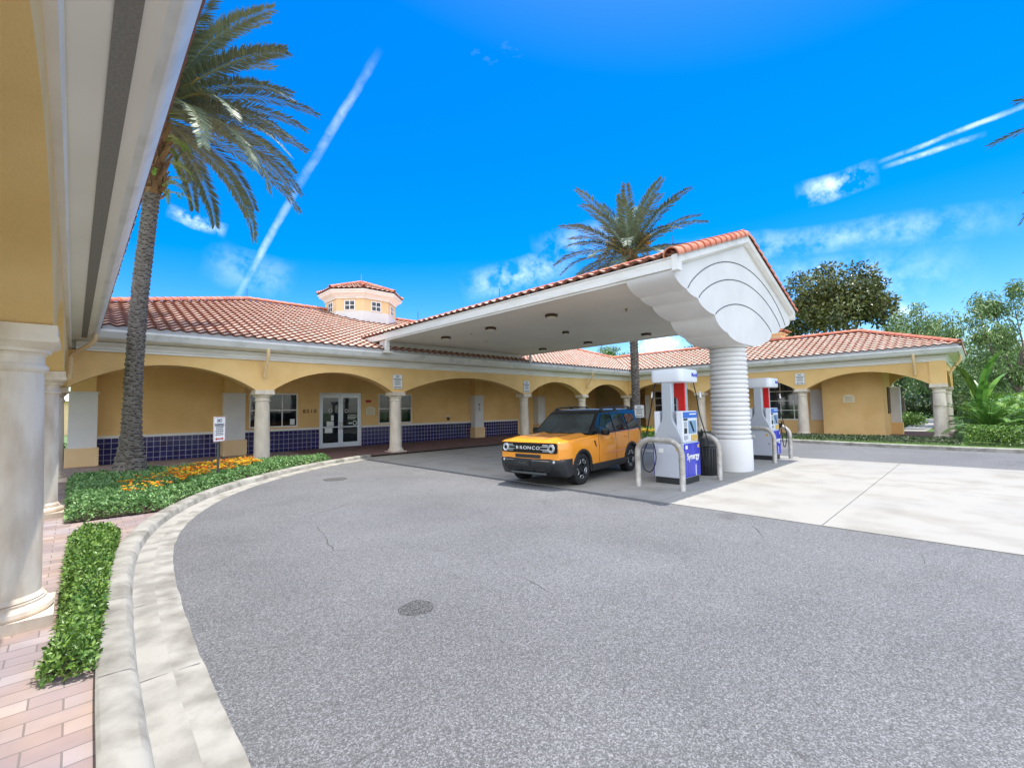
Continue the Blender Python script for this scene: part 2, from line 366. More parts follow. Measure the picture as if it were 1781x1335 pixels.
# ------------------------------------------------------------------ the setting
def catmull(pts, n=8):
    P = [Vector(p) for p in pts]; P = [P[0]*2-P[1]]+P+[P[-1]*2-P[-2]]; out = []
    for i in range(1, len(P)-2):
        for k in range(n):
            t = k/n; a, b, c, d = P[i-1], P[i], P[i+1], P[i+2]
            out.append(.5*((2*b)+(c-a)*t+(2*a-5*b+4*c-d)*t*t+(3*b-a-3*c+d)*t**3))
    out.append(P[-2]); return out
def sheet(name, poly, z, m, kind='structure'):
    b = MB(); b.add([(x, y, z) for x, y in poly], [tuple(range(len(poly)))]); o = b.build(name, m); struct(o); return o
g = MB(); g.add([(-600, -600, -.03), (900, -600, -.03), (900, 900, -.03), (-600, 900, -.03)], [(0, 1, 2, 3)])
struct(g.build('ground', 'far_ground'))
# kerb flow line of the left kerb (z=0), from behind the camera round to the walkway
FL = catmull([(.30, -9, 0), (.30, -4, 0), (.31, 0, 0), (.34, 3.0, 0), (.40, 4.9, 0), (.55, 6.9, 0), (.80, 8.4, 0), (1.22, 9.75, 0), (1.78, 10.95, 0), (2.42, 12.0, 0),
              (3.25, 13.02, 0), (4.18, 13.92, 0), (5.15, 14.75, 0), (6.2, 15.45, 0), (7.3, 16.0, 0), (8.3, 16.45, 0)], 8)
def offset(line, d):
    out = []
    for i, p in enumerate(line):
        t = (line[min(i+1, len(line)-1)]-line[max(i-1, 0)]).normalized(); out.append(p+Vector((-t.y, t.x, 0))*d)
    return out
def swept(name, line, prof, m, jitter=0.0):
    """prof: (offset to the left, z) pairs"""
    rows = []
    for i, p in enumerate(line):
        t = (line[min(i+1, len(line)-1)]-line[max(i-1, 0)]).normalized(); nrm = Vector((-t.y, t.x, 0)); r = []
        for k, (d, z) in enumerate(prof):
            jj = jitter*(noise.noise(Vector((p.x*2.1+k, p.y*2.1, k*3.1)))) if 0 < k else jitter*2.2*noise.noise(Vector((p.x*3.3, p.y*3.3, 9)))
            r.append(tuple(p+nrm*(d+jj)+Vector((0, 0, z))))
        rows.append(r)
    b = MB(); b.grid(rows)
    if isinstance(m, list):
        n_ = len(prof)-1; b.m = [1 if (i % n_) >= 3 else 0 for i in range(len(b.f))]
    o = b.build(name, m, smooth=True, autos=35); return o
FLd = []
for i in range(len(FL)-1):
    for k in range(3): FLd.append(FL[i].lerp(FL[i+1], k/3))
FLd.append(FL[-1])
# asphalt: everything right of the gutter pan
edge = offset(FL, -.22)
poly = [(p.x, p.y) for p in edge]+[(8.6, 16.6), (22.5, 16.6), (26.5, 16.4), (26.5, -60), (.5, -60)]
def asphalt():
    b = MB(); b.add([(x, y, .0) for x, y in poly], [tuple(range(len(poly)))]); return struct(b.build('asphalt_driveway', 'asphalt'))
asphalt()
g = swept('gutter_pan', FLd, [(-.36, .004), (-.27, .010), (-.19, .012), (-.18, .0122), (-.08, .010), (0, .006), (.0, -.01)], ['concrete_old', 'gutter_stain'], .006); struct(g)
k = swept('kerb', FLd, [(-.004, .004), (.018, .09), (.05, .118), (.10, .124), (.20, .124), (.22, .11), (.22, -.02)], 'concrete_old', .004); struct(k)
# kerb joints: thin dark cuts across kerb and pan
b = MB(); acc = 0
for i in range(1, len(FLd)):
    acc += (FLd[i]-FLd[i-1]).length
    if acc > 1.55:
        acc = 0; p = FLd[i]; t = (FLd[i]-FLd[i-1]).normalized(); nn = Vector((-t.y, t.x, 0))
        for (d0, z0, d1, z1) in [(-.34, .010, 0, .011), (.0, .011, .016, .098), (.016, .098, .05, .1225), (.05, .1225, .21, .128)]:
            a_, c_ = p+nn*d0+Vector((0, 0, z0+.001)), p+nn*d1+Vector((0, 0, z1+.001))
            b.add([a_-t*.004, a_+t*.004, c_+t*.004, c_-t*.004], [(0, 1, 2, 3)])
struct(b.build('kerb_joints', 'joint'))
# paved walk under the left arcade, between kerb and columns
bk = offset(FL, .215)
walk = [(p.x, p.y) for p in bk if p.y < 16.9]
sheet('paved_walk', walk+[(9, 16.62), (9, 22), (-4, 22), (-4, -9)], .06, 'pavers')
# dark paved walk of the long arcade and the right arcade
sheet('arcade_walk', [(6.9, 16.62), (26.9, 16.62), (26.9, 1.0), (34.6, 1.0), (34.6, 23), (6.9, 23)], .064, 'pavers_dark')
# planting beds (soil)
bedline = [p for p in offset(FL, .23) if 10.3 < p.y < 15.9]
BED = [(p.x, p.y) for p in bedline]+[(6.4, 16.35), (3.0, 16.5), (-.05, 16.5), (-.05, 10.35)]
sheet('planting_bed', BED, .085, 'soil')
HB = [(-.10, 4.42), (.13, 4.36), (.30, 6.6), (.46, 8.3), (.52, 8.95), (.0, 8.95), (-.05, 6.6), (-.05, 5.2)]
sheet('hedge_bed', HB, .085, 'soil')
# concrete forecourt slabs with open joints
b = MB(); xs = [7.93, 9.9, 13.15, 16.3, 17.35]; ys = [-7.5, -4.4, -1.35, 1.7, 4.3, 5.52, 8.7, 11.9, 15.0, 16.6]
for i in range(len(ys)-1):
    xe = [7.93, 12.6, 17.35] if (ys[i] >= 5 or ys[i] < 4) else [7.93, 10.9, 14.6, 17.6]
    for j in range(len(xe)-1):
        b.box(xe[j]+.006, xe[j+1]-.006, ys[i]+.006, ys[i+1]-.006, -.02, .012)
struct(b.build('concrete_forecourt', 'concrete'))
# right kerb, bed soil and lawn
KR = catmull([(22.9, -14, 0), (22.9, -4, 0), (22.95, -1, 0), (23.1, 1.5, 0), (23.45, 3.6, 0), (23.95, 5.65, 0), (24.35, 8.0, 0), (23.9, 10.0, 0), (22.4, 11.0, 0), (20.4, 11.1, 0),
              (19.0, 11.7, 0), (18.6, 13.0, 0), (18.55, 15.0, 0), (18.5, 16.4, 0)], 6)
kr = [p for p in KR]
b = swept('kerb', kr, [(.0, .0), (-.015, .12), (-.05, .145), (-.17, .145), (-.18, 0)], 'concrete_old', .003); struct(b)
sheet('bed_soil', [(p.x+.15, p.y) if p.x > 22.8 else (p.x+.1, p.y+.12) for p in KR]+[(27.0, 16.5), (27.0, -14)], .10, 'grass')
sheet('lawn', [(27.05, -40), (120, -40), (120, 60), (34.7, 60), (34.7, .95), (27.05, .95)], .09, 'grass')
sheet('lawn_path', [(34.8, 2.2), (60, 2.2), (60, 3.6), (34.8, 3.6)], .10, 'concrete')
sheet('far_lawn', [(-60, 23.5), (-4.2, 23.5), (-4.2, -9), (-60, -9)], .03, 'grass')

# ------------------------------------------------------------------ building parts
SP, AP, TOPZ = 2.58, 3.30, 3.62
def arcade(b, fn, cols, w0, w1, hw=.29, ext=(0, 0), ztop=TOPZ, zs=SP, ap=AP, n=28):
    """beam with arches; fn(u, w, z)->xyz, columns at u values, beam from w0 to w1"""
    pts = [(cols[0]-hw-ext[0], zs)] if ext[0] >= 0 else []
    for a, c in zip(cols[:-1], cols[1:]):
        u0, u1 = a+hw-.02, c-hw+.02; half = (u1-u0)/2; h = ap-zs; R = (half*half+h*h)/(2*h)
        for k in range(n+1):
            u = u0+(u1-u0)*k/n; d = u-(u0+half); z = zs+math.sqrt(max(R*R-d*d, 0))-(R-h); pts.append((u, max(z, zs)))
    pts.append((cols[-1]+hw+ext[1], zs))
    A = [fn(u, w0, z) for u, z in pts]; B_ = [fn(u, w1, z) for u, z in pts]
    At = [fn(u, w0, ztop) for u, z in pts]; Bt = [fn(u, w1, ztop) for u, z in pts]
    b.strip(A, At); b.strip(Bt, B_); b.strip(B_, A); b.strip(At, Bt)
    b.add([A[0], At[0], Bt[0], B_[0]], [(0, 1, 2, 3)]); b.add([A[-1], At[-1], Bt[-1], B_[-1]], [(3, 2, 1, 0)])
COLN = 0
def column(parent, x, y, z0=0.0, top=SP, m='cast_stone_pale', seg=28, label=None):
    b = MB(); prof = [(.262, z0+.20), (.275, z0+.215), (.262, z0+.235), (.252, z0+.25)]
    H = top-.40
    for k in range(9):
        t = k/8; prof.append((.252-.034*t**1.6, z0+.25+(H-z0-.25)*t))
    prof += [(.218, H), (.232, H+.012), (.246, H+.03), (.246, H+.055), (.232, H+.072), (.222, H+.08), (.222, H+.15)]
    b.lathe(prof, x, y, seg)
    c = b.build('column', m, parent, smooth=True, autos=40, label=label)
    b = MB(); b.box(x-.335, x+.335, y-.335, y+.335, z0, z0+.095)
    b.lathe([(.325, z0+.096), (.338, z0+.12), (.33, z0+.15), (.30, z0+.165), (.285, z0+.18), (.285, z0+.20), (.262, z0+.205)], x, y, seg)
    p = b.build('plinth', m, None, smooth=True, autos=35); p.parent = c; p.location = (0, 0, 0)
    b = MB(); s = [(.222, top-.255), (.235, top-.235), (.262, top-.225), (.262, top-.20), (.285, top-.165), (.31, top-.145), (.31, top-.10), (.298, top-.10), (.298, top)]
    rows = []
    for r, z in s:
        if z < top-.19: rows.append([(x+r*math.cos(2*PI*k/32+PI/4), y+r*math.sin(2*PI*k/32+PI/4), z) for k in range(32)])
        else:
            row = []
            for k in range(32):
                a = 2*PI*k/32+PI/4; q = max(abs(math.cos(a)), abs(math.sin(a))); row.append((x+r*math.cos(a)/q, y+r*math.sin(a)/q, z))
            rows.append(row)
    b.grid(rows, 0, True); b.f.append(tuple(range(len(b.v)-32, len(b.v)))); b.m.append(0); b.t.append(0)
    p = b.build('capital', m, None, smooth=True, autos=30); p.parent = c; p.location = (0, 0, 0)
    return c
def corner_profile(fnlist, prof):
    pass
def eave_run(parent, line, out, name='cornice', prof=None, m='white_paint'):
    """line: list of (x, y) on the beam face; out: list of outward unit dirs (mitred) ; prof: (out, z)"""
    rows = []
    for (x, y), (ox, oy) in zip(line, out): rows.append([(x+ox*d, y+oy*d, z) for d, z in prof])
    b = MB(); b.grid(rows); b.f.append(tuple(range(len(prof)))); b.m.append(0); b.t.append(0)
    n = len(prof); o = len(rows)*n; b.f.append(tuple(range(o-n, o))[::-1]); b.m.append(0); b.t.append(0)
    return b.build(name, m, parent, autos=30)
MOULD = [(-.01, 3.60), (.05, 3.60), (.05, 3.655), (.075, 3.675), (.075, 3.72), (.12, 3.79), (.15, 3.81), (.15, 3.85), (-.01, 3.85)]
SOFF = [(-.01, 3.852), (.43, 3.905), (.43, 4.15), (-.01, 4.15)]
GUTT = [(.432, 3.93), (.50, 3.93), (.535, 3.98), (.57, 4.06), (.60, 4.10), (.60, 4.165), (.575, 4.165), (.575, 4.12), (.432, 4.12)]
def tiles(b, e0, U, S, N, length, lo, hi, pitch=.32, course=.37, amp=.06, lift=.06, ulim=(-100, 200), samp=8):
    """barrel tiles: e0 eave origin, U along the eave, S up the slope, N normal; lo/hi(s) give the plane's ends"""
    e0, U, S, N = Vector(e0), Vector(U).normalized(), Vector(S).normalized(), Vector(N).normalized()
    u_min = min(lo(length*q/20) for q in range(21)); u_max = max(hi(length*q/20) for q in range(21)); nj = int(math.ceil(length/course))
    i0 = int(math.floor(u_min/pitch)); i1 = int(math.ceil(u_max/pitch))
    def h(u):
        c = math.cos(2*PI*u/pitch); return amp*(.5+.5*c) if c > 0 else amp*(.5+.42*c)
    for j in range(nj):
        s0 = j*course; s1 = min((j+1)*course+.02, length)
        if s0 >= length: break
        l0, h0, l1, h1 = lo(s0), hi(s0), lo(s1), hi(s1)
        for i in range(i0, i1):
            ua, ub = i*pitch, (i+1)*pitch
            if ub < min(l0, l1) or ua > max(h0, h1): continue
            us = [ua+(ub-ua)*k/samp for k in range(samp+1)]; wob = random.uniform(-.004, .004); t = random.random()**1.3
            A = []; B_ = []; D = []
            for u in us:
                v0 = min(max(u, l0), h0); v1 = min(max(u, l1), h1); hh = h(u)
                B_.append(e0+U*v0+S*(s0-.012+wob)+N*(hh+lift)); D.append(e0+U*v1+S*s1+N*(hh*.96+.004))
                A.append(e0+U*v0+S*(s0+.034+wob)+N*(hh*1.0-.012 if j else hh+.0))
            n = len(us); vs = A+B_+D; fs = []; rs = []
            for k in range(samp):
                if (B_[k]-B_[k+1]).length+(D[k]-D[k+1]).length < 1e-4: continue
                fs.append((n+k, n+k+1, 2*n+k+1, 2*n+k)); rs.append((k, k+1, n+k+1, n+k))
            b.add(vs, fs, 0, t); o_ = len(b.v)-len(vs)
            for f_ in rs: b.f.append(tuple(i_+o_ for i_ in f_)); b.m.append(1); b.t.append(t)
def ridge_caps(b, p0, p1, r=.13, seglen=.40, lift=.05, big=1.0, seg=10):
    p0, p1 = Vector(p0), Vector(p1); L = (p1-p0).length; n = max(1, round(L/seglen)); d = (p1-p0)/n; t = d.normalized()
    side = t.cross(Vector((0, 0, 1))).normalized(); upv = side.cross(t).normalized()
    for i in range(n):
        a = p0+d*i; c = p0+d*(i+1)+t*.05; rows = []
        for (p, rr) in ((a, r*1.08), (c, r*.88)):
            rows.append([p+side*(rr*math.cos(PI*k/seg-.25*(1-2*k/seg)))+upv*(rr*big*math.sin(PI*k/seg)+lift) for k in range(seg+1)])
        inner = [p0+d*i+side*((r*.95)*math.cos(PI*k/seg))+upv*(r*.95*big*math.sin(PI*k/seg)+lift) for k in range(seg+1)]
        tt = random.random(); b.grid([inner]+rows, 0, False, tt)
SL = .36; TN = math.hypot(1, SL); E0 = 4.235
def pz(d): return E0+SL*d

main = thing('arcade_building', 'long yellow arcaded building behind the orange car, red tile roofs and an eight sided cupola', 'building', (14, 18, 0))
# --- beams with arches (long side and right wing)
AX = [-.415, 4.71, 9.87, 17.70, 22.90, 28.10]; BY = [17.35, 12.05, 6.60, 1.25]
YA, XB = 17.35, 28.10
b = MB(); arcade(b, lambda u, w, z: (u, w, z), AX, YA-.23, YA+.27, ext=(0, 0)); 
arcade(b, lambda u, w, z: (w, -u, z), [-v for v in BY], XB-.23, XB+.27, ext=(0, 0))
arcade(b, lambda u, w, z: (u, w, z), [28.10, 34.2], BY[-1]-.24, BY[-1]+.26)
arcade(b, lambda u, w, z: (w, -u, z), [-7.0, -3.9, -1.25], 33.95, 34.43)
b.build('arcade_beam', 'stucco', main, autos=30)
for i, x in enumerate(AX):
    if i == 0: continue
    column(main, x, YA)
for y in BY[1:]: column(main, XB, y, .06)
column(main, 34.2, 1.25, .06); column(main, 34.2, 3.9, .06)
# --- ceiling of the walks, and walls
b = MB(); b.box(-3.2, 34.3, YA+.1, 21.95, 3.60, 3.66); b.box(XB+.1, 34.3, 1.2, YA+.1, 3.603, 3.663)
b.build('walk_ceiling', 'stucco_pale', main)
def wall_with_holes(b, x0, x1, z0, z1, y0, y1, holes, mk=lambda x, y, z: (x, y, z)):
    """wall along x between y0 (front) and y1, holes = (xa, xb, za, zb)"""
    def bx(xa, xb, za, zb):
        if xb-xa < 1e-4 or zb-za < 1e-4: return
        v = [mk(x, y, z) for z in (za, zb) for (x, y) in ((xa, y0), (xb, y0), (xb, y1), (xa, y1))]
        b.add(v, [(0, 3, 2, 1), (4, 5, 6, 7), (0, 1, 5, 4), (1, 2, 6, 5), (2, 3, 7, 6), (3, 0, 4, 7)])
    hs_ = sorted(holes); x = x0
    for (xa, xb, za, zb) in hs_:
        bx(x, xa, z0, z1); bx(xa, xb, z0, za); bx(xa, xb, zb, z1); x = xb
    bx(x, x1, z0, z1)
YW = 21.8
b = MB()
wall_with_holes(b, -.1, 26.9, 0, 3.60, YW, YW+.3, [(5.41, 7.41, 1.14, 2.66), (8.38, 10.46, -.001, 2.70), (11.42, 13.42, 1.12, 2.68)])
b.build('wall', 'stucco', main)
# wainscot of navy tile and white rail
b = MB(); segs = [(.62, 4.42), (5.17, 8.36), (10.48, 17.55), (18.25, 21.6)]
for a_, c_ in segs: b.box(a_, c_, YW-.015, YW-.003, .06, .97)
b.build('tile_wainscot', 'navy_tile', main)
b = MB()
for a_, c_ in segs: b.box(a_, c_, YW-.045, YW-.002, .972, 1.07)
b.build('wainscot_rail', 'white_paint', main, bevel=.008)
# piers with painted white panels opposite the columns
def pier(x0, x1, yf=21.36, yb=YW-.002, mk=lambda x, y, z: (x, y, z)):
    def bx(b, xa, xb, ya, yb_, za, zb, mi=0):
        v = [mk(x, y, z) for z in (za, zb) for (x, y) in ((xa, ya), (xb, ya), (xb, yb_), (xa, yb_))]
        b.add(v, [(0, 3, 2, 1), (4, 5, 6, 7), (0, 1, 5, 4), (1, 2, 6, 5), (2, 3, 7, 6), (3, 0, 4, 7)], mi)
    b = MB(); bx(b, x0+.05, x1-.05, yf+.03, yb, 2.632, 3.598); p = b.build('pier', 'stucco', main)
    b = MB(); bx(b, x0, x1, yf, yb, .70, 2.58); bx(b, x0-.035, x1+.035, yf-.035, yb, 2.582, 2.63)
    q = b.build('pier_panel', 'stucco_white', None); q.parent = p
    b = MB(); bx(b, x0-.06, x1+.06, yf-.06, yb, 0.065, .698); q = b.build('pier_base', 'stucco_pale', None, bevel=.012); q.parent = p
    return p
pier(-.13, .60); pier(4.42, 5.16); pier(17.55, 18.22); pier(23.2, 23.9)
# windows and doors
def window(x0, x1, z0, z1, y, nx, nz, mk=None, glass='glass', valance=True, fw_=.06, name='window', room=True, out=-1):
    """y: wall face; window set 8 cm back; mk maps (x, y, z) for other facades"""
    mk = mk or (lambda x, y, z: (x, y, z))
    def bx(b, xa, xb, ya, yb_, za, zb, mi=0):
        v = [mk(x, yy, z) for z in (za, zb) for (x, yy) in ((xa, ya), (xb, ya), (xb, yb_), (xa, yb_))]
        b.add(v, [(0, 3, 2, 1), (4, 5, 6, 7), (0, 1, 5, 4), (1, 2, 6, 5), (2, 3, 7, 6), (3, 0, 4, 7)], mi)
    b = MB(); ya, yb_ = y+.03, y+.10
    bx(b, x0, x0+fw_, ya, yb_, z0, z1); bx(b, x1-fw_, x1, ya, yb_, z0, z1); bx(b, x0+fw_, x1-fw_, ya, yb_, z0, z0+fw_); bx(b, x0+fw_, x1-fw_, ya, yb_, z1-fw_, z1)
    for i in range(1, nx):
        xx = x0+(x1-x0)*i/nx; bx(b, xx-.022, xx+.022, ya+.01, yb_-.01, z0+fw_, z1-fw_)
    for j in range(1, nz):
        zz = z0+(z1-z0)*j/nz; bx(b, x0+fw_, x1-fw_, ya+.012, yb_-.012, zz-.022, zz+.022)
    f = b.build(name, 'frame_white', main, fixn=True)
    b = MB(); bx(b, x0+fw_, x1-fw_, ya+.03, ya+.036, z0+fw_, z1-fw_); p = b.build('pane', glass, None, fixn=True); p.parent = f
    if room:
        b = MB(); v = [mk(x, yy, z) for z in (z0-.3, z1+.3) for (x, yy) in ((x0-.5, y+.301), (x1+.5, y+.301), (x1+.5, y+2.6), (x0-.5, y+2.6))]
        b.add(v, [(0, 1, 2, 3), (7, 6, 5, 4), (5, 6, 2, 1), (6, 7, 3, 2), (7, 4, 0, 3)])
        r = b.build('room', 'interior', None); r.parent = f
    if valance:
        b = MB(); n = int((x1-x0)/.035); top = z1-.02; L_ = []; T_ = []
        for i in range(n+1):
            x = x0+.03+(x1-x0-.06)*i/n; ph = (x/.17) % 1; zb = z1-.46-.055*math.sqrt(max(0, 1-(2*ph-1)**2)); L_.append(mk(x, y+.34, zb)); T_.append(mk(x, y+.34, top))
        b.strip(L_, T_); q = b.build('valance', 'valance', None); q.parent = f
    return f
wA = window(5.41, 7.41, 1.14, 2.66, YW, 3, 2)
wB = window(11.42, 13.42, 1.12, 2.68, YW, 3, 2)
# things seen behind the glass
for q_, w_ in (((6.5, 6.62, YW+.5, YW+.6, 1.25, 1.75), wA), ((12.0, 12.15, YW+.5, YW+.65, 1.25, 1.8), wB), ((6.9, 7.3, YW+.9, YW+1.2, 1.8, 1.95), wA)):
    b = MB(); b.box(*q_); q = b.build('interior_goods', 'paper', None); q.parent = w_
b = MB(); b.box(7.08, 7.28, YW+.045, YW+.05, 1.24, 1.50); q = b.build('window_notice', 'paper', None); q.parent = wA
# double doors
def door():
    b = MB(); x0, x1, z1 = 8.38, 10.46, 2.70; y0 = YW+.02; y1 = YW+.12
    b.box(x0, x0+.055, y0, y1, .065, z1); b.box(x1-.055, x1, y0, y1, .065, z1); b.box(x0+.055, x1-.055, y0, y1, z1-.06, z1)
    f = b.build('door_frame', 'frame_metal', main)
    for s, (a_, c_) in enumerate(((x0+.062, 9.415), (9.425, x1-.062))):
        b = MB(); y0_, y1_ = YW+.035, YW+.085
        b.box(a_, a_+.11, y0_, y1_, .075, 2.63); b.box(c_-.11, c_, y0_, y1_, .075, 2.63); b.box(a_+.11, c_-.11, y0_, y1_, .075, .30); b.box(a_+.11, c_-.11, y0_, y1_, 2.47, 2.63)
        b.box(a_+.11, c_-.11, y0_-.02, y0_+.02, 1.03, 1.075)
        d = b.build('door', 'frame_metal', None); d.parent = f
        b = MB(); b.box(a_+.11, c_-.11, YW+.055, YW+.061, .30, 2.47); p = b.build('pane', 'glass', None); p.parent = f
        hx = c_-.055 if s == 0 else a_+.055
        b = MB(); b.tube([(hx, YW+.035, .92), (hx, YW-.03, .94), (hx, YW-.04, 1.10), (hx, YW-.03, 1.26), (hx, YW+.035, 1.28)], .013, 8); p = b.build('handle', 'chrome', None, smooth=True); p.parent = f
    b = MB(); b.box(x0-.3, x1+.3, YW+1.9, YW+1.92, -.05, 3.2); b.box(x0-.3, x1+.3, YW+.3, YW+1.9, .066, .07); b.box(x0-.3, x0-.28, YW+.301, YW+1.9, 0, 3); b.box(x1+.28, x1+.3, YW+.301, YW+1.9, 0, 3); b.box(x0-.3, x1+.3, YW+.301, YW+1.9, 3., 3.02)
    r = b.build('lobby', 'interior', None); r.parent = f
    for (xa, xb, za, zb) in ((8.74, 9.08, 1.10, 1.33), (8.66, 9.02, .78, 1.02), (8.95, 9.08, 1.36, 1.62), (9.82, 10.0, 1.18, 1.25)):
        b = MB(); b.box(xa, xb, YW+.050, YW+.053, za, zb); p = b.build('door_notice', 'paper', None); p.parent = f
    for (cx_, cz_, r_) in ((10.15, 1.22, .11), (9.72, 1.82, .09), (8.92, 1.85, .09)):
        b = MB(); rr = [(cx_+q*math.cos(t*PI/12), YW+.050, cz_+q*math.sin(t*PI/12)) for q in (r_, r_*.72) for t in range(24)]
        b.add(rr, [(t, (t+1) % 24, 24+(t+1) % 24, 24+t) for t in range(24)]); p = b.build('door_sticker', 'sign_white', None); p.parent = f
    for zz, wd in ((1.60, .55), (1.52, .62), (1.44, .50)):
        b = MB(); b.box(9.78, 9.78+wd*.8, YW+.050, YW+.052, zz-.012, zz+.018); p = b.build('door_lettering', 'sign_white', None); p.parent = f
    b = MB(); b.box(9.75, 10.2, YW+.9, YW+.93, 1.9, 2.2); p = b.build('lobby_poster', 'leaf_bright', None); p.parent = f
    return f
door()
# small fixtures on the long wall
for k_, ch_ in enumerate('8510'): text('house_number', ch_, .25, 'bronze', main, (7.68+.165*k_, YW-.012, 1.83), (1, 0, 0), (0, 0, 1), .008, bold=.003)
b = MB(); b.box(10.70, 10.98, YW-.06, YW-.002, 2.24, 2.36); b.build('alarm_box', 'red_ink', main, bevel=.01)
def plaque(fn, parent):
    pts = [(-.25, -.2), (.25, -.2), (.25, .12)]+[(.25-.05*k/3, .12+.05*math.sin(k*PI/6)) for k in range(1, 4)]+[(.15*math.cos(t*PI/8), .17+.06*math.sin(t*PI/8)) for t in range(0, 9)]+[(-.2, .17), (-.25, .12)]
    b = MB(); b.prism(pts, fn, 0, .03); p = b.build('plaque', 'cream_sign', parent, fixn=True)
    for i in range(5):
        b = MB()
        w = .18 if i != 2 else .14; zz = .09-.055*i; v = [fn(x, z, -.003) for x, z in ((-w, zz), (w, zz), (w, zz+.018), (-w, zz+.018))]; b.add(v, [(0, 1, 2, 3)])
        q = b.build('plaque_line', 'brass', None); q.parent = p
plaque(lambda u, v, w: (10.95+u, YW-.035+w, 1.80+v), main)
b = MB(); b.box(15.72, 15.95, YW-.05, YW-.002, 1.32, 1.36); b.box(15.77, 15.90, YW-.09, YW-.002, 1.18, 1.32); b.build('hose_bib_box', 'bronze', main)
text('unit_letter', '9\n2', .26, 'ink', main, (17.885, 21.352, 1.92), (1, 0, 0), (0, 0, 1), .004)
b = MB(); b.box(15.70, 15.97, YW-.02, YW-.002, 1.37, 1.42); b.build('bib_label', 'sign_white', main)

# --- right wing walls
mkB = lambda x, y, z: (y, -x, z)          # x runs along -y, y is world x
b = MB(); XW = 30.6
wall_with_holes(b, -17.3, -9.95, 0, 3.6, XW, XW+.25, [(-16.6, -14.6, .8, 2.9)], mkB)
wall_with_holes(b, -9.95, -6.05, 0, 3.6, XW, XW+.25, [(-9.75, -6.95, .85, 3.12)], mkB)
b.box(29.75, 32.3, 3.4, 6.04, 0, 3.6)
b.box(30.86, 31.1, 6.04, 17.3, 0, 3.6); b.box(26.9, 30.6, 21.8, 22.1, 0, 3.6)
b.box(32.3, 33.9, 6.05, 6.3, 0, 3.6)
b.build('wall', 'stucco', main)
window(-9.75, -6.95, .85, 3.12, XW, 4, 4, mkB, 'glass_dark', False, room=False)
window(-16.6, -14.6, .8, 2.9, XW, 3, 4, mkB, 'glass_dark', False, room=False)
def pierB(y0, y1, x):
    b = MB(); b.box(x-.06, x-.002, y0, y1, .85, 2.6); p = b.build('pier_panel', 'stucco_white', main)
pierB(6.10, 6.80, 30.6); pierB(11.5, 12.2, 30.6); pierB(17.0, 17.3, 30.6)
b = MB(); b.box(32.05, 32.5, 2.98, 3.398, .70, 2.62); b.build('pier_panel', 'stucco_white', main)
b = MB(); b.box(32.0, 32.55, 2.93, 3.397, .06, .698); b.build('pier_base', 'stucco', main)
b = MB(); b.box(31.0, 31.7, 3.34, 3.396, 1.2, 2.6); b.build('wall_vent', 'bronze', main)
plaque(lambda u, v, w: (29.715+w, 4.85-u, 2.02+v), main)
# --- cornice, gutter
line = [(.0, YA-.23), (XB-.23, YA-.23), (XB-.23, BY[-1]-.24), (34.43, BY[-1]-.24)]
outs = [(0, -1), (-1, -1), (-1, -1), (1, -1)]
eave_run(main, line, outs, 'crown_moulding', MOULD, 'white_paint'); eave_run(main, line, outs, 'soffit', SOFF, 'soffit'); eave_run(main, line, outs, 'gutter', GUTT, 'gutter_white')
b = MB(); b.box(.5, XB-.85, 16.56, 16.60, 4.13, 4.30); b.box(XB-.79, XB-.75, .5, 16.5, 4.13, 4.30); b.build('eave_mortar', 'mortar', main)
b = MB(); b.box(-3.0, 34.4, YA-.2, YA+.3, 3.66, 4.1); b.box(XB-.2, 34.4, BY[-1]-.2, YA-.2, 3.665, 4.1); b.build('eave_frame', 'soffit', main)
def spout(x, y, dx, dy, h=.75):
    b = MB(); px_, py_ = x, y
    P = [(x+dx*.50, y+dy*.50, 3.94), (x+dx*.50, y+dy*.50, 3.72), (x+dx*.44, y+dy*.44, 3.62), (x+dx*.12, y+dy*.12, 3.14), (x+dx*.10, y+dy*.10, 3.02)]
    b.tube(P, .055, 8); b.build('spout', 'stucco_pale', main, smooth=True, autos=40)
spout(4.68, YA-.23, 0, -1); spout(23.1, YA-.23, 0, -1); spout(XB-.23, 12.4, -1, 0); spout(XB-.23, 2.0, -1, 0); spout(29.5, 1.01, 0, -1)
# --- roofs
b = MB()
Ue, Se, Ne = (1, 0, 0), (0, 1, SL), (0, -SL, 1)
D = lambda s: s/TN
loA = lambda s: (.46-D(s)) if D(s) < 1.655 else (-1.195+(D(s)-1.655))
hiA = lambda s: (27.27+D(s)) if D(s) < 4.0 else (31.27-(D(s)-4.0))
tiles(b, (0, 16.52, E0), Ue, Se, Ne, 9.0*TN, loA, hiA)
# right wing, facing the forecourt (u runs along -y so that U x S = N)
tiles(b, (27.27, 0, E0), (0, -1, 0), (1, 0, SL), (-SL, 0, 1), 4.0*TN, lambda s: -(16.52+D(s)), lambda s: -(.42+D(s)))
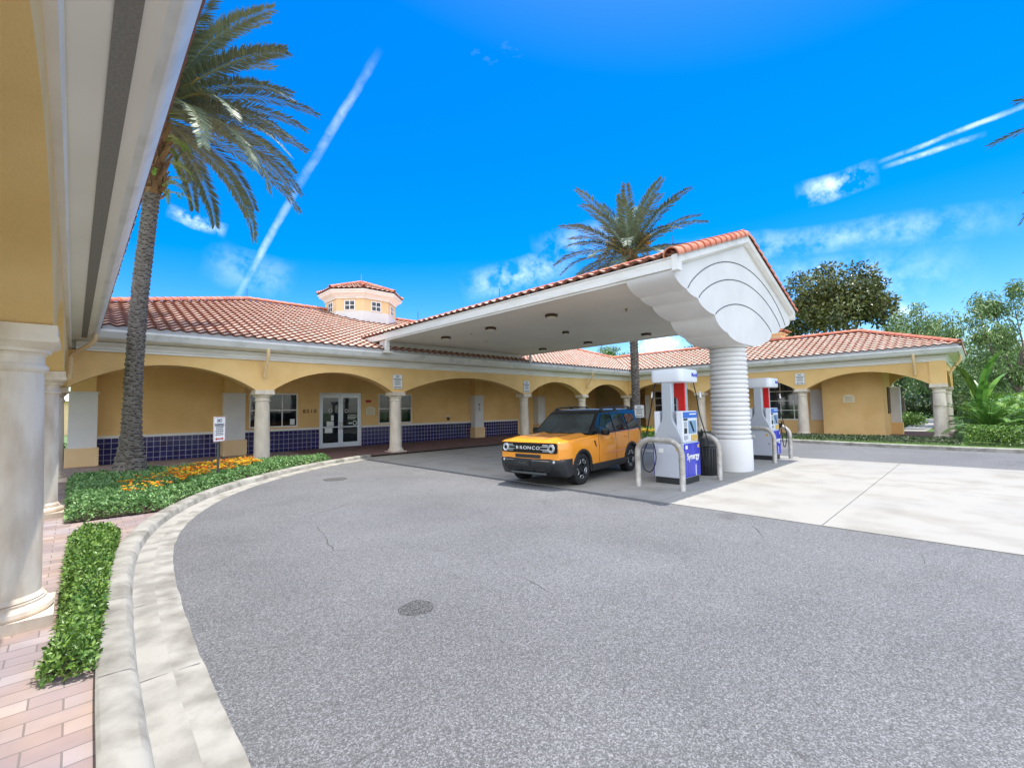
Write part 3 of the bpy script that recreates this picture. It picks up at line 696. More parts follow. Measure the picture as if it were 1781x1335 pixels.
# right wing's hipped end, facing -y
tiles(b, (0, .42, E0), (1, 0, 0), (0, 1, SL), (0, -SL, 1), 4.0*TN, lambda s: 27.27+D(s), lambda s: 35.27-D(s))
roof = b.build('tile_roof', ['terracotta', 'tile_lip_shade'], main, smooth=True, autos=28)
b = MB()                                                        # the slopes that face away, plain under the same tile colour
z9, z4 = pz(9)-.02, pz(4)-.02
b.add([(6.15, 25.5, z9), (26.3, 25.5, z9), (35.27, 34.5, E0), (-2.85, 34.5, E0)], [(0, 3, 2, 1)])
b.add([(6.15, 25.5, z9), (-2.85, 34.5, E0), (-2.85, 16.52, E0)], [(0, 1, 2)][::-1])
b.add([(26.3, 25.5, z9), (35.27, 34.5, E0), (35.27, 16.52, E0), (31.27, 20.5, z4)], [(0, 3, 2, 1)])
b.add([(31.27, 20.5, z4), (35.27, 16.52, E0), (35.27, .42, E0), (31.27, 4.42, z4)], [(0, 1, 2, 3)])
q = b.build('rear_roof', 'terracotta', None); q.parent = roof; q.location = (0, 0, 0)
b = MB(); zr = .03
ridge_caps(b, (6.15, 25.5, pz(9)+zr), (26.3, 25.5, pz(9)+zr)); ridge_caps(b, (-1.15, 18.2, pz(1.7)+zr), (6.15, 25.5, pz(9)+zr)); ridge_caps(b, (31.27, 20.5, pz(4)+zr), (26.3, 25.5, pz(9)+zr))
ridge_caps(b, (31.27, 20.4, pz(4)+zr), (31.27, 4.42, pz(4)+zr)); ridge_caps(b, (27.33, .48, pz(0)+zr), (31.27, 4.42, pz(4)+zr)); ridge_caps(b, (35.2, .48, pz(0)+zr), (31.27, 4.42, pz(4)+zr))
q = b.build('ridge_tiles', 'terracotta_ridge', None, smooth=True, autos=50); q.parent = roof; q.location = (0, 0, 0)
# walls under the rear slopes so the block is solid
b = MB(); b.box(-.1, 35.0, 34.0, 34.3, 0, 4.2); b.box(34.5, 34.8, 7.0, 34.0, 0, 4.2); b.build('wall', 'stucco', main)
# --- cupola
def cupola():
    cx, cy = 12.0, 25.0; R = 1.95
    def ring(r, z, ph=PI/8): return [(cx+r/1*math.cos(ph+k*PI/4), cy+r*math.sin(ph+k*PI/4), z) for k in range(8)]
    b = MB(); b.grid([ring(R+.02, 5.6), ring(R+.02, 7.27), ring(R, 7.29)], 0, True); cu = b.build('cupola', 'stucco_white', main)
    b = MB(); b.grid([ring(R, 7.27), ring(R, 8.0)], 0, True); w = b.build('cupola_wall', 'stucco_pale', None); w.parent = cu
    b = MB(); b.grid([ring(R+.05, 7.97), ring(R+.05, 8.05), ring(R+.12, 8.10), ring(R+.12, 8.14), ring(R+.34, 8.24), ring(R+.34, 8.30), ring(R+.42, 8.36), ring(R+.42, 8.42), ring(.2, 8.42)], 0, True)
    w = b.build('cupola_cornice', 'white_paint', None); w.parent = cu
    b = MB(); ap_ = math.cos(PI/8); rr = (R+.44)
    for k in range(8):
        a = k*PI/4; out = Vector((math.cos(a), math.sin(a), 0)); dd = rr*ap_; U = Vector((-out.y, out.x, 0)); S = (-out*dd+Vector((0, 0, .85))); Ls = S.length; half = rr*math.sin(PI/8)
        Sn = S.normalized(); Nn = U.cross(Sn)
        tiles(b, Vector((cx, cy, 8.44))+out*dd, U, Sn, Nn, Ls, lambda s: -half*(1-s/Ls), lambda s: half*(1-s/Ls), pitch=.29, course=.36)
    w = b.build('cupola_roof', ['terracotta', 'tile_lip_shade'], None, smooth=True, autos=28); w.parent = cu
    b = MB()
    for k in range(8): a = PI/8+k*PI/4; ridge_caps(b, (cx+rr*math.cos(a), cy+rr*math.sin(a), 8.48), (cx, cy, 9.33), r=.10, seglen=.4)
    b.tube([(cx, cy, 9.3), (cx, cy, 9.85)], .012, 6)
    w = b.build('cupola_hip_tiles', 'terracotta_ridge', None, smooth=True, autos=50); w.parent = cu
    for k in range(8):
        a = k*PI/4; out = Vector((math.cos(a), math.sin(a), 0)); U = Vector((-out.y, out.x, 0)); base = Vector((cx, cy, 0))+out*(R*math.cos(PI/8))
        def bx(b, u0, u1, z0, z1, d0, d1, mi=0):
            v = [base+U*u+out*d+Vector((0, 0, z)) for z in (z0, z1) for (u, d) in ((u0, d0), (u1, d0), (u1, d1), (u0, d1))]
            b.add(v, [(0, 3, 2, 1), (4, 5, 6, 7), (0, 1, 5, 4), (1, 2, 6, 5), (2, 3, 7, 6), (3, 0, 4, 7)], mi)
        b = MB(); w_, z0, z1 = .30, 7.32, 7.88
        for (u0, u1, za, zb) in ((-w_, -w_+.05, z0, z1), (w_-.05, w_, z0, z1), (-w_+.05, w_-.05, z0, z0+.05), (-w_+.05, w_-.05, z1-.05, z1), (-.02, .02, z0+.05, z1-.05), (-w_+.05, -.02, 7.58, 7.62), (.02, w_-.05, 7.58, 7.62)): bx(b, u0, u1, za, zb, .0, .035)
        f = b.build('cupola_window', 'frame_white', None, fixn=True); f.parent = cu
        b = MB(); bx(b, -w_+.04, w_-.04, z0+.04, z1-.04, .002, .012); f = b.build('cupola_pane', 'glass_dark', None, fixn=True); f.parent = cu
cupola()
# lightning rods on the ridge, chimney of the right wing
b = MB(); b.tube([(6.15, 25.5, 7.5), (6.15, 25.5, 8.1)], .012, 6); b.build('lightning_rod', 'bronze', main)
b = MB(); cx, cy = 32.0, 8.9
b.box(cx-.55, cx+.55, cy-.5, cy+.5, 5.0, 6.15); b.box(cx-.65, cx+.65, cy-.6, cy+.6, 6.15, 6.25)
b.build('chimney', 'stucco_pale', main)
b = MB(); rr = .75
for (U, o_) in (((0, -1, 0), (-1, 0)), ((1, 0, 0), (0, -1)), ((0, 1, 0), (1, 0)), ((-1, 0, 0), (0, 1))):
    S = Vector((-o_[0]*rr, -o_[1]*rr, .36)); Ls = S.length; Sn = S.normalized(); Nn = Vector(U).cross(Sn)
    tiles(b, (cx+o_[0]*rr, cy+o_[1]*rr, 6.27), U, Sn, Nn, Ls, lambda s: -rr*(1-s/Ls), lambda s: rr*(1-s/Ls), pitch=.25, course=.27)
q = b.build('chimney_tiles', ['terracotta_ridge', 'tile_lip_shade'], main, smooth=True, autos=28)

# ------------------------------------------------------------------ left wing (beside the camera)
left = thing('arcade_wing', 'near yellow arcade wing at the left edge, pale soffit overhead and big stained column', 'building', (-.4, 8, 0))
CYs = [-5.2, .25, 5.80, 11.40, 17.35]; XC = -.415
b = MB(); arcade(b, lambda u, w, z: (w, u, z), CYs, XC+.27, XC-.27, n=40)
arcade(b, lambda u, w, z: (w, u, z), CYs, -2.35, -2.8, n=16)
b.build('arcade_beam', 'stucco', left, autos=30)
for y in CYs[1:]: column(left, XC, y, .06, m='cast_stone', seg=40)
for y in CYs[1:-1]: column(left, -2.6, y, .06, m='cast_stone', seg=16)
b = MB(); b.box(-2.9, -.5, -5.4, 17.3, 3.604, 3.664); b.build('walk_ceiling', 'stucco_pale', left)
lineC = [(XC+.27, -5.5), (XC+.27, YA-.235)]; oC = [(1, 0), (1, 0)]
SOFC = [(-.01, 3.852), (.255, 3.875), (.255, 3.89), (.29, 3.89), (.29, 3.875), (.44, 3.885), (.44, 4.15), (-.01, 4.15)]
eave_run(left, lineC, oC, 'crown_moulding', MOULD[:2]+[(.05, 3.66), (.06, 3.68), (.06, 3.85), (-.01, 3.85)], 'white_paint'); eave_run(left, lineC, oC, 'soffit', SOFC, 'soffit')
eave_run(left, lineC, oC, 'gutter', [(.442, 3.93), (.50, 3.93), (.535, 3.96), (.575, 4.05), (.60, 4.09), (.60, 4.165), (.575, 4.165), (.575, 4.12), (.442, 4.12)], 'gutter_white')
b = MB(); b.box(.125-.16+.13, .125-.16+.24, -5.4, 16.4, 3.866, 3.8725); b.build('soffit_vent', 'vent', left)
b = MB(); b.tube([(.36, 16.1, 3.95), (.36, 16.1, 3.80), (.30, 16.15, 3.70), (-.06, 16.5, 3.42), (-.10, 16.53, 3.36), (-.10, 16.53, 2.75)], .055, 10)
b.build('downspout', 'stucco_pale', left, smooth=True, autos=45)
b = MB()
tiles(b, (.47, 0, E0), (0, 1, 0), (-1, 0, SL), (SL, 0, 1), 1.655*TN, lambda s: -5.6, lambda s: 16.52+D(s), samp=6)
q = b.build('tile_roof', ['terracotta', 'tile_lip_shade'], left, smooth=True, autos=28)
b = MB(); b.add([(-1.19, -5.6, pz(1.655)), (-1.19, 18.2, pz(1.655)), (-3.2, 18.2, 4.1), (-3.2, -5.6, 4.1)], [(0, 1, 2, 3)])
w = b.build('rear_roof', 'terracotta', None); w.parent = q; w.location = (0, 0, 0)
b = MB(); b.box(-3.0, -.3, -5.5, 17.0, 3.9, 4.12); b.build('eave_frame', 'soffit', left)

# ------------------------------------------------------------------ canopy over the pumps
can = thing('fuel_canopy', 'large white gabled canopy with red roof tiles over the car and fuel pumps', 'canopy', (13.1, 4.85, 0))
CX_, HW = 13.1, 4.2; CS = .35; CZ = 4.86
b = MB()                                                        # ceiling slab
b.box(CX_-4.1, CX_+4.1, 4.55, 16.9, 4.645, 4.70); b.build('ceiling', 'ceiling', can)
b = MB(); b.box(CX_-4.1, CX_+4.1, 16.9, 17.1, 4.2, 4.644); b.box(CX_-4.1, CX_-3.95, 16.75, 16.9, 4.2, 4.644); b.build('end_wall', 'stucco_white', can)
def fascia(sx):
    b = MB(); x = CX_+sx*HW; f = lambda u, v, w: (x+sx*u, w, v)
    b.prism([(-.12, 4.60), (-.02, 4.60), (-.02, 4.655), (.03, 4.655), (.03, 4.86), (.06, 4.875), (.06, 4.90), (-.12, 4.90)], f, 4.30, 16.42 if sx < 0 else 17.9)
    if sx < 0: b.prism([(-.12, 4.66), (.03, 4.66), (.03, 4.89), (-.12, 4.89)], f, 16.42, 18.1)
    return b.build('fascia', 'white_paint', can, fixn=True)
fascia(-1); fascia(1)
b = MB(); b.box(CX_-HW-.02, CX_-HW+.13, 16.32, 16.47, 4.17, 4.60); b.box(CX_-HW-.12, CX_-HW+.25, 16.25, 16.55, 4.10, 4.168)
b.build('post', 'white_paint', can); b = MB(); b.box(CX_+HW-.05, CX_+HW+.03, 16.36, 16.46, 4.17, 4.60); b.build('post', 'white_paint', can)
# gable slab with scalloped haunches
PR = [(-4.2, 4.62), (-3.60, 4.33), (-3.04, 4.21), (-2.12, 3.95), (-1.36, 3.60), (-.42, 3.42)]
def scallop():
    out = []
    for (xa, za), (xb, zb) in zip(PR[:-1], PR[1:]):
        for k in range(9):
            t = k/9; th = t*PI/2; cxx = xa+(xb-xa)*(1-math.cos(th)); czz = za+(zb-za)*math.sin(th)
            lx, lz = xa+(xb-xa)*t, za+(zb-za)*t; out.append((lx*.2+cxx*.8, lz*.2+czz*.8))
    out.append(PR[-1]); return out
sc_ = scallop(); bottom = sc_+[(-x, z) for x, z in sc_[::-1]]
def ztop(x): return CZ+CS*(HW-abs(x))
b = MB(); fr = [(CX_+x, 4.30, z) for x, z in bottom]; ft = [(CX_+x, 4.30, max(ztop(x), z+.01)) for x, z in bottom]
bkk = [(CX_+x, 5.42, z) for x, z in bottom]; bt = [(CX_+x, 5.42, max(ztop(x), z+.01)) for x, z in bottom]
mid = len(sc_)
def ins(L, p): return L[:mid]+[p]+L[mid:]
zt = ztop(0)
fr2, ft2, bk2, bt2 = ins(fr, (CX_, 4.30, 3.42)), ins(ft, (CX_, 4.30, zt)), ins(bkk, (CX_, 5.42, 3.42)), ins(bt, (CX_, 5.42, zt))
b.strip(fr2, ft2); b.strip(bt2, bk2); b.strip(bk2, fr2); b.strip(ft2, bt2)
gab = b.build('gable', 'stucco_white', can, autos=30)
for (xe, ze, za) in ((3.60, 4.36, 5.56), (3.04, 4.24, 5.10), (2.12, 3.98, 4.47)):
    b = MB(); P = []
    for k in range(41):
        t = -1+2*k/40; P.append((CX_+xe*t*.985, 4.297, ze+(za-ze)*(1-abs(t)**2.0)**.85))
    for i in range(40):
        pass
    b.tube(P, .011, 5); q = b.build('gable_groove', 'dark_metal', None); q.parent = gab; q.location = (0, 0, 0)
b = MB()                                                        # rake boards under the rake tiles
for s in (-1, 1):
    v = []
    for (x, dz) in ((HW+.04, 0), (0, 0)):
        z = CZ+CS*(HW-x); v.append([(CX_+s*x, y, z+q) for (y, q) in ((4.16, -.10), (4.16, .06), (4.31, .06), (4.31, -.16), (4.24, -.16))])
    b.grid(v, 0, True)
b.box(CX_-HW-.065, CX_-HW+.12, 4.165, 4.299, 4.60, 4.93); b.box(CX_+HW-.12, CX_+HW+.065, 4.165, 4.299, 4.60, 4.93)
b.build('rake_board', 'white_paint', can, fixn=True)
b = MB(); TC = math.hypot(1, CS); zc = CZ+.03
def roofhi(s): return 16.52+(zc+CS*D2(s)-E0)/SL
D2 = lambda s: s/TC
LC = (HW+.08)*TC
tiles(b, (CX_-HW-.08, 0, zc), (0, -1, 0), (1, 0, CS), (-CS, 0, 1), LC, lambda s: -(16.6+(zc+CS*D2(s)-E0)/SL), lambda s: -4.28)
tiles(b, (CX_+HW+.08, 0, zc), (0, 1, 0), (-1, 0, CS), (CS, 0, 1), LC, lambda s: 4.28, lambda s: 16.6+(zc+CS*D2(s)-E0)/SL)
cr = b.build('tile_roof', ['terracotta', 'tile_lip_shade'], can, smooth=True, autos=28)
b = MB(); zp = zc+CS*(HW+.08)
ridge_caps(b, (CX_, 4.25, zp+.02), (CX_, 22.4, zp+.02))
for s in (-1, 1): ridge_caps(b, (CX_+s*(HW+.12), 4.27, zc-.02), (CX_, 4.27, zp), r=.165, seglen=.36, lift=.0, big=1.15, seg=12)
q = b.build('ridge_tiles', 'terracotta_ridge', None, smooth=True, autos=50); q.parent = cr; q.location = (0, 0, 0)
b = MB()                                                        # the slab closing the end of each rake cap
b.tube([(CX_, 6.3, zp), (CX_, 6.3, zp+.62)], .012, 6); b.tube([(CX_-3.9, 14.5, zc+.1), (CX_-3.9, 14.5, zc+.6)], .010, 6); b.tube([(CX_, 14.2, zp), (CX_, 14.2, zp+.6)], .012, 6); b.build('lightning_rod', 'bronze', can)
# column with ribs
b = MB(); b.lathe([(.53, 0.0), (.53, .83), (.515, .86), (.49, .87)], CX_+.05, 4.85, 48)
col = b.build('canopy_column', 'stucco_white', can, smooth=True, autos=40)
prof = []; nr = 20; z0, z1 = .87, 3.36
for k in range(nr):
    a = z0+(z1-z0)*k/nr; h_ = (z1-z0)/nr; rb = .50-.035*k/nr
    prof += [(rb-.05, a), (rb-.028, a+.006), (rb, a+h_*.2), (rb+.012, a+h_*.5), (rb, a+h_*.8), (rb-.028, a+h_-.006), (rb-.05, a+h_-.001)]
prof += [(.50, z1+.02), (.53, z1+.10), (.53, z1+.2)]
b = MB(); b.lathe(prof, CX_+.05, 4.85, 48); q = b.build('column_ribs', 'stucco_white', None, smooth=True, autos=50); q.parent = col; q.location = (0, 0, 0)
def canlight(x, y, r=.19):
    b = MB(); b.lathe([(r*.8, 4.645), (r, 4.63), (r*1.02, 4.575), (r*.92, 4.555), (r*.86, 4.56)], x, y, 24); l = b.build('ceiling_light', 'bronze', can, smooth=True, autos=40)
    b = MB(); b.lathe([(r*.85, 4.565), (r*.75, 4.535), (r*.4, 4.515), (.005, 4.51)], x, y, 24); q = b.build('light_lens', 'lamp_glass', None, smooth=True); q.parent = l; q.location = (0, 0, 0)
for y in (14.4, 11.75, 8.95): canlight(10.4, y); canlight(16.05, y)
canlight(13.17, 10.65, .13)
b = MB(); b.lathe([(.03, 4.645), (.03, 4.60), (.012, 4.60), (.012, 4.56), (.03, 4.555), (.002, 4.55)], 11.47, 7.0, 10); b.lathe([(.03, 4.645), (.03, 4.62), (.001, 4.615)], 10.7, 13.2, 10); b.lathe([(.03, 4.645), (.03, 4.62), (.001, 4.615)], 12.4, 14.3, 10); b.build('sprinkler_head', 'brass', can)
# ------------------------------------------------------------------ the car (local: front towards -x, origin on the ground under the front axle)
mat('car_orange', (.93, .335, .014), .30, coat=.9, metal=.0)
mat('car_glass', (.008, .012, .013), .03, spec=.55)
mat('windscreen_glass', (.030, .042, .044), .03, spec=.6, col2=(.012, .017, .018), nscale=1.6, nsharp=(.4, .62))  # second noise tone paints faint reflections into the glass colour
mat('lens', (.55, .58, .60), .08, coat=.8)
mat('amber', (.85, .35, .15), .3); mat('tail_red', (.35, .01, .01), .15, coat=.5)
car = thing('parked_car', 'orange compact SUV with black roof, parked under the canopy beside the pump', 'car', (0, 0, 0))
WBASE = 2.70; RW = .365
def lerp(a, b, t): return a+(b-a)*t
def pw(x, pts):
    if x <= pts[0][0]: return pts[0][1]
    for (a, va), (c, vc) in zip(pts[:-1], pts[1:]):
        if x <= c: return lerp(va, vc, (x-a)/(c-a))
    return pts[-1][1]
def hw_(x):
    if x < -.42: t = (-.42-x)/.44; return .925-.125*t*t*1.0
    if x > 3.2: t = (x-3.2)/.32; return .925-.075*t*t
    return .925
ZSH = [(-.86, 1.005), (-.80, 1.03), (-.5, 1.055), (.5, 1.10), (.9, 1.125), (3.5, 1.175)]
def zlow(x):
    z = pw(x, [(-.86, .63), (-.46, .63), (-.459, .42), (3.2, .42), (3.201, .62), (3.52, .62)])
    for cx in (0, WBASE):
        d = abs(x-cx)
        if d < .45: z = max(z, .37+math.sqrt(.45*.45-d*d)) if d < .449 else z
    return z
def ysec(z): return pw(z, [(.42, .985), (.62, 1.0), (.86, 1.004), (.93, .992), (1.05, .975), (1.2, .955)])
xs = sorted(set([-.86+.02*i for i in range(0, 6)]+[-.72+.05*i for i in range(0, 6)]+[-.45, -.449]+[.45*math.cos(PI*k/18) for k in range(19)]+[.47+.1*i for i in range(18)]+[WBASE+.45*math.cos(PI*k/18) for k in range(19)]+[3.16, 3.2, 3.201, 3.3, 3.4, 3.46, 3.5]))
rows = []; NS, NT = 9, 14
for x in xs:
    r = []; zl = zlow(x); zs = pw(x, ZSH); h = hw_(x)
    for k in range(NS):
        z = lerp(zl, zs-.03, k/(NS-1)); r.append((x, -h*ysec(z), z))
    for k in range(1, 4): a = k/4*PI/2; r.append((x, -(h*ysec(zs)-.045+.045*math.cos(a)), zs-.03+.03*math.sin(a)))
    hy = h*ysec(zs)-.045
    for k in range(NT+1):
        y = -hy+2*hy*k/NT; q = y/hy; crown = (.045*(1-q*q)+(.030 if .45 < abs(q) < .8 else 0)) if x < .75 else .01
        crown *= min(1, (x+.90)/.2) if x < -.7 else 1
        r.append((x, y, zs+crown))
    for k in range(3, 0, -1): a = k/4*PI/2; r.append((x, (h*ysec(zs)-.045+.045*math.cos(a)), zs-.03+.03*math.sin(a)))
    for k in range(NS-1, -1, -1): z = lerp(zl, zs-.03, k/(NS-1)); r.append((x, h*ysec(z), z))
    rows.append(r)
b = MB(); b.grid(rows); f0 = rows[0]                          # front and rear caps, bowed a little
def xf(y): return -.862-.055*(1-(y/.80)**2)
fr_ = []
for zz in [.63+.0375*k for k in range(11)]:
    fr_.append([(xf(y) if abs(y) < .79 else -.86, y, zz) for y in [-.8+.1*k for k in range(17)]])
b.grid(fr_)
b.strip([(xf(-.8+.1*k)*.998, -.8+.1*k, 1.005) for k in range(17)], [(-.80, (-.8+.1*k)*.96, 1.032+.03*(1-((-.8+.1*k)/.8)**2)) for k in range(17)])
rr_ = [[(3.5+.03*(1-(y/.85)**2), y, z) for y in [-.85+.1*k for k in range(18)]] for z in (.62, .8, 1.0, 1.17)]
b.grid(rr_)
body = b.build('body', 'car_orange', car, world=False, smooth=True, autos=38)
# greenhouse
def ring(x0, x1, hy, z, bow, n=8, rc=.10):
    pts = []
    for k in range(n+1): y = -hy+2*hy*k/n; pts.append((x0-bow*(1-(y/hy)**2), y, z))      # front edge, left to right
    for k in range(1, n): pts.append((lerp(x0, x1, k/n), hy*(1.0+.015*math.sin(PI*k/n)), z))
    for k in range(n+1): y = hy-2*hy*k/n; pts.append((x1+bow*.6*(1-(y/hy)**2), y, z))
    for k in range(1, n): pts.append((lerp(x1, x0, k/n), -hy*(1.0+.015*math.sin(PI*k/n)), z))
    return pts
b = MB(); rings = [ring(.52, 3.44, .875, 1.115, .10), ring(1.17, 3.36, .735, 1.635, .08), ring(1.24, 3.38, .700, 1.685, .08), ring(1.34, 3.40, .640, 1.715, .07), ring(1.6, 3.2, .40, 1.74, .03), ring(2.0, 2.9, .10, 1.748, .0)]
b.grid(rings, 0, True); b.f.append(tuple(range(len(b.v)-len(rings[0]), len(b.v)))); b.m.append(0); b.t.append(0)
b.build('roof', 'black_gloss', car, world=False, smooth=True, autos=30)
def yside(z, x): return .875-(z-1.115)/(1.635-1.115)*(.875-.735)
for s in (-1, 1):
    for P in ([(.90, 1.15), (1.70, 1.165), (1.68, 1.60), (1.30, 1.60), (1.22, 1.56)], [(1.77, 1.165), (2.52, 1.185), (2.44, 1.60), (1.75, 1.60)], [(2.62, 1.19), (3.32, 1.215), (3.14, 1.57), (2.56, 1.60)]):
        b = MB(); n = len(P); o_ = .014
        v = [(x, s*(yside(z, x)+o_+.012*math.sin(PI*max(0, min(1, (x-.6)/2.8)))), z) for x, z in P]; v2 = [(x, y-s*.012, z) for x, y, z in v]
        b.add(v+v2, [tuple(range(n))]+[(i, (i+1) % n, n+(i+1) % n, n+i) for i in range(n)]); b.build('side_window', 'car_glass', car, world=False, fixn=True)
    b = MB(); b.tube([(.62, s*.93, 1.132), (1.5, s*.925, 1.148), (2.6, s*.925, 1.168), (3.30, s*.90, 1.188)], .011, 5); b.build('window_trim', 'black_plastic', car, world=False)
# windscreen, laid on the sloping front
b = MB(); rws = []
for k in range(7):
    t = .05+.88*k/6; x0 = lerp(.52, 1.17, t); hy = lerp(.875, .735, t)*.90; bow = lerp(.10, .08, t); z = lerp(1.115, 1.635, t)
    rws.append([(x0-bow*(1-(y/(hy/.90))**2)-.012, y, z+.010) for y in [-hy+2*hy*j/12 for j in range(13)]])
b.grid(rws); b.build('windscreen', 'windscreen_glass', car, world=False, smooth=True)
b = MB(); b.box(.735, .745, -.20, -.08, 1.32, 1.345); b.v = [(x-.012, y, z) for x, y, z in b.v]; b.build('windscreen_sticker', 'paper', car, world=False)
b = MB(); b.tube([(.50, -.55, 1.128), (.56, -.2, 1.165), (.66, .15, 1.24)], .008, 5); b.tube([(.46, .0, 1.14), (.54, .4, 1.165), (.66, .62, 1.235)], .008, 5); b.build('wipers', 'rubber', car, world=False)
b = MB(); b.grid([[(3.45+.0, y, 1.22) for y in (-.75, 0, .75)], [(3.405, y, 1.56) for y in (-.66, 0, .66)]]); b.v = [(x+.06*(1-(y/.8)**2)+.012, y, z) for x, y, z in b.v]; b.build('rear_window', 'car_glass', car, world=False)
# roof rails with feet
for s in (-1, 1):
    b = MB(); b.tube([(1.30, s*.69, 1.685), (1.42, s*.685, 1.745), (1.6, s*.68, 1.775), (2.3, s*.68, 1.795), (3.05, s*.68, 1.785), (3.2, s*.68, 1.755), (3.30, s*.69, 1.70)], .022, 6)
    for x in (1.42, 2.2, 3.1): b.box(x-.07, x+.07, s*.68-.02, s*.68+.02, 1.68, 1.77)
    b.build('roof_rail', 'black_plastic', car, world=False, smooth=True, autos=40)
b = MB(); b.box(2.0, 2.45, -.28, .28, 1.742, 1.752); b.build('roof_panel', 'car_glass', car, world=False)
# front: grille band with letters, lamps, lower intake, bumper
b = MB(); out = []
for z, yy in ((.768, .745), (.78, .775), (.80, .79), (.96, .79), (.985, .78), (1.0, .75)):
    out.append([(xf(y)-.014, y, z) for y in [-yy+2*yy*k/20 for k in range(21)]])
b.grid(out); b.strip(out[0], [(x+.03, y, z) for x, y, z in out[0]]); b.strip([(x+.03, y, z) for x, y, z in out[-1]], out[-1])
b.build('grille', 'black_gloss', car, world=False, smooth=True, autos=40, fixn=True)
b = MB()
for z in (.79, .815, .84, .92, .945, .972):
    P = [(xf(y)-.018, y, z) for y in [-.36+.072*k for k in range(11)]]; b.tube(P, .006, 5)
b.build('grille_bars', 'black_plastic', car, world=False)
for k_, ch_ in enumerate('BRONCO'):
    o = text('letter', ch_, .105, 'sign_white', car, (0, 0, 0), (0, -1, 0), (0, 0, 1), .006, bold=.0)
    for v_ in o.data.vertices: v_.co.y *= 1.28
    yk = .285-.118*k_; o.location = (xf(yk)-.026, yk, .882)
for s in (-1, 1):
    b = MB(); yc = s*.645; fn = lambda p: (xf(yc)-.016-(p[2]), yc+p[0], .882+p[1])
    b.lathe([(.030, .0), (.092, .0), (.098, .012), (.090, .02), (.080, .012)], 0, 0, 28, fn=fn, cap=False); h = b.build('headlight', 'chrome', car, world=False, smooth=True)
    b = MB(); b.lathe([(.074, .006), (.05, .016), (.002, .02)], 0, 0, 28, fn=fn, cap=False); q = b.build('headlight_lens', 'lens', None, smooth=True); q.parent = h
    b = MB(); b.lathe([(.045, .017), (.040, .024), (.002, .026)], 0, 0, 20, fn=fn, cap=False); q = b.build('headlight_reflector', 'black_gloss', None, smooth=True); q.parent = h
    b = MB()
    for z in (.815, .85, .914, .95):
        y0, y1 = s*.37, s*.56
        if z in (.815, .95): y0 = s*.42
        P = [(xf(lerp(y0, y1, k/4))-.020, lerp(y0, y1, k/4), z) for k in range(5)]; b.tube(P, .0085, 5)
    q = b.build('lamp_bars', 'lens', None); q.parent = h
    # indicator on the corner
    b = MB(); b.box(-.80, -.74, s*.862-.01, s*.862+.012, .600, .635); b.build('indicator', 'amber', car, world=False)
b = MB()
out = [[(xf(y)-.006, y, z) for y in [-.36+.09*k for k in range(9)]] for z in (.652, .735)]; b.grid(out); b.build('lower_grille', 'black_plastic', car, world=False)
def bump(z):    # x of the plastic bumper front by height
    return pw(z, [(.26, -.74), (.34, -.84), (.46, -.915), (.56, -.94), (.60, -.935), (.625, -.915), (.645, -.88)])
rws = []
for z in (.25, .30, .36, .42, .48, .54, .58, .60, .625, .645):
    xb_ = bump(z); r = [(-.46, -.925+(.02 if z < .3 else 0), z)]
    for k in range(0, 7): a = k/6*PI/2; r.append((-.60+(xb_+.60)*math.sin(a)*.86, -(.93-.19*(1-math.cos(a))), z))
    for k in range(1, 10): y = -.74+1.48*k/10; r.append((xb_*1.0+( -.02*(1-(y/.74)**2)) if abs(y) < .74 else xb_, y, z))
    # smooth join
    for k in range(6, -1, -1): a = k/6*PI/2; r.append((-.60+(xb_+.60)*math.sin(a)*.86, (.93-.19*(1-math.cos(a))), z))
    r.append((-.46, .925-(.02 if z < .3 else 0), z)); rws.append(r)
b = MB(); b.grid(rws); b.build('front_bumper', 'black_plastic', car, world=False, smooth=True, autos=35)
b = MB()
for y0, y1 in ((-.60, -.20), (-.16, .16), (.20, .60)): b.box(-.905, -.85, y0, y1, .36, .46)
b.build('bumper_intake', 'rubber', car, world=False)
for s in (-1, 1):
    b = MB(); b.box(-.925, -.90, *sorted((s*.46, s*.66)), .42, .50); b.build('bumper_recess', 'rubber', car, world=False)
b = MB(); b.box(-.925, -.86, -.50, .50, .285, .335); b.build('bumper_lip', 'pole_metal', car, world=False, bevel=.012)
b = MB(); b.box(-.978, -.955, -.20+.12, .20+.12, .48, .60); pl = b.build('number_plate', 'black_plastic', car, world=False, bevel=.006)
b = MB()
for k in range(7):
    a = k*.9; b.lathe([(.016+.004*math.sin(a*2), .0), (.016, .004)], .04+.035*k-.0, .54+.018*math.sin(a*1.7), 6, fn=lambda p: (-.980-p[2], p[0]-.02, p[1]))
q = b.build('plate_emblem', 'pole_metal', None); q.parent = pl
b = MB(); b.tube([(-.958, -.62, .602), (-.962, -.4, .604), (-.962, -.16, .604)], .007, 5); b.build('bumper_trim', 'chrome', car, world=False)
b = MB(); b.tube([(-.958, .62, .602), (-.962, .5, .604), (-.962, .38, .604)], .007, 5); b.build('bumper_trim', 'chrome', car, world=False)
for s in (-1, 1):
    b = MB(); b.lathe([(.032, 0), (.034, .012), (.02, .018), (.001, .02)], 0, 0, 14, fn=lambda p: (-.895-p[2], s*.705+p[0], .585+p[1])); b.build('fog_lamp', 'lens', car, world=False, smooth=True)
b = MB(); b.grid([[(-.78, y, .25), (-.86, y, .31), (-.885, y, .35)] for y in (-.42, -.2, 0, .2, .42)]); b.build('skid_plate', 'dark_metal', car, world=False)
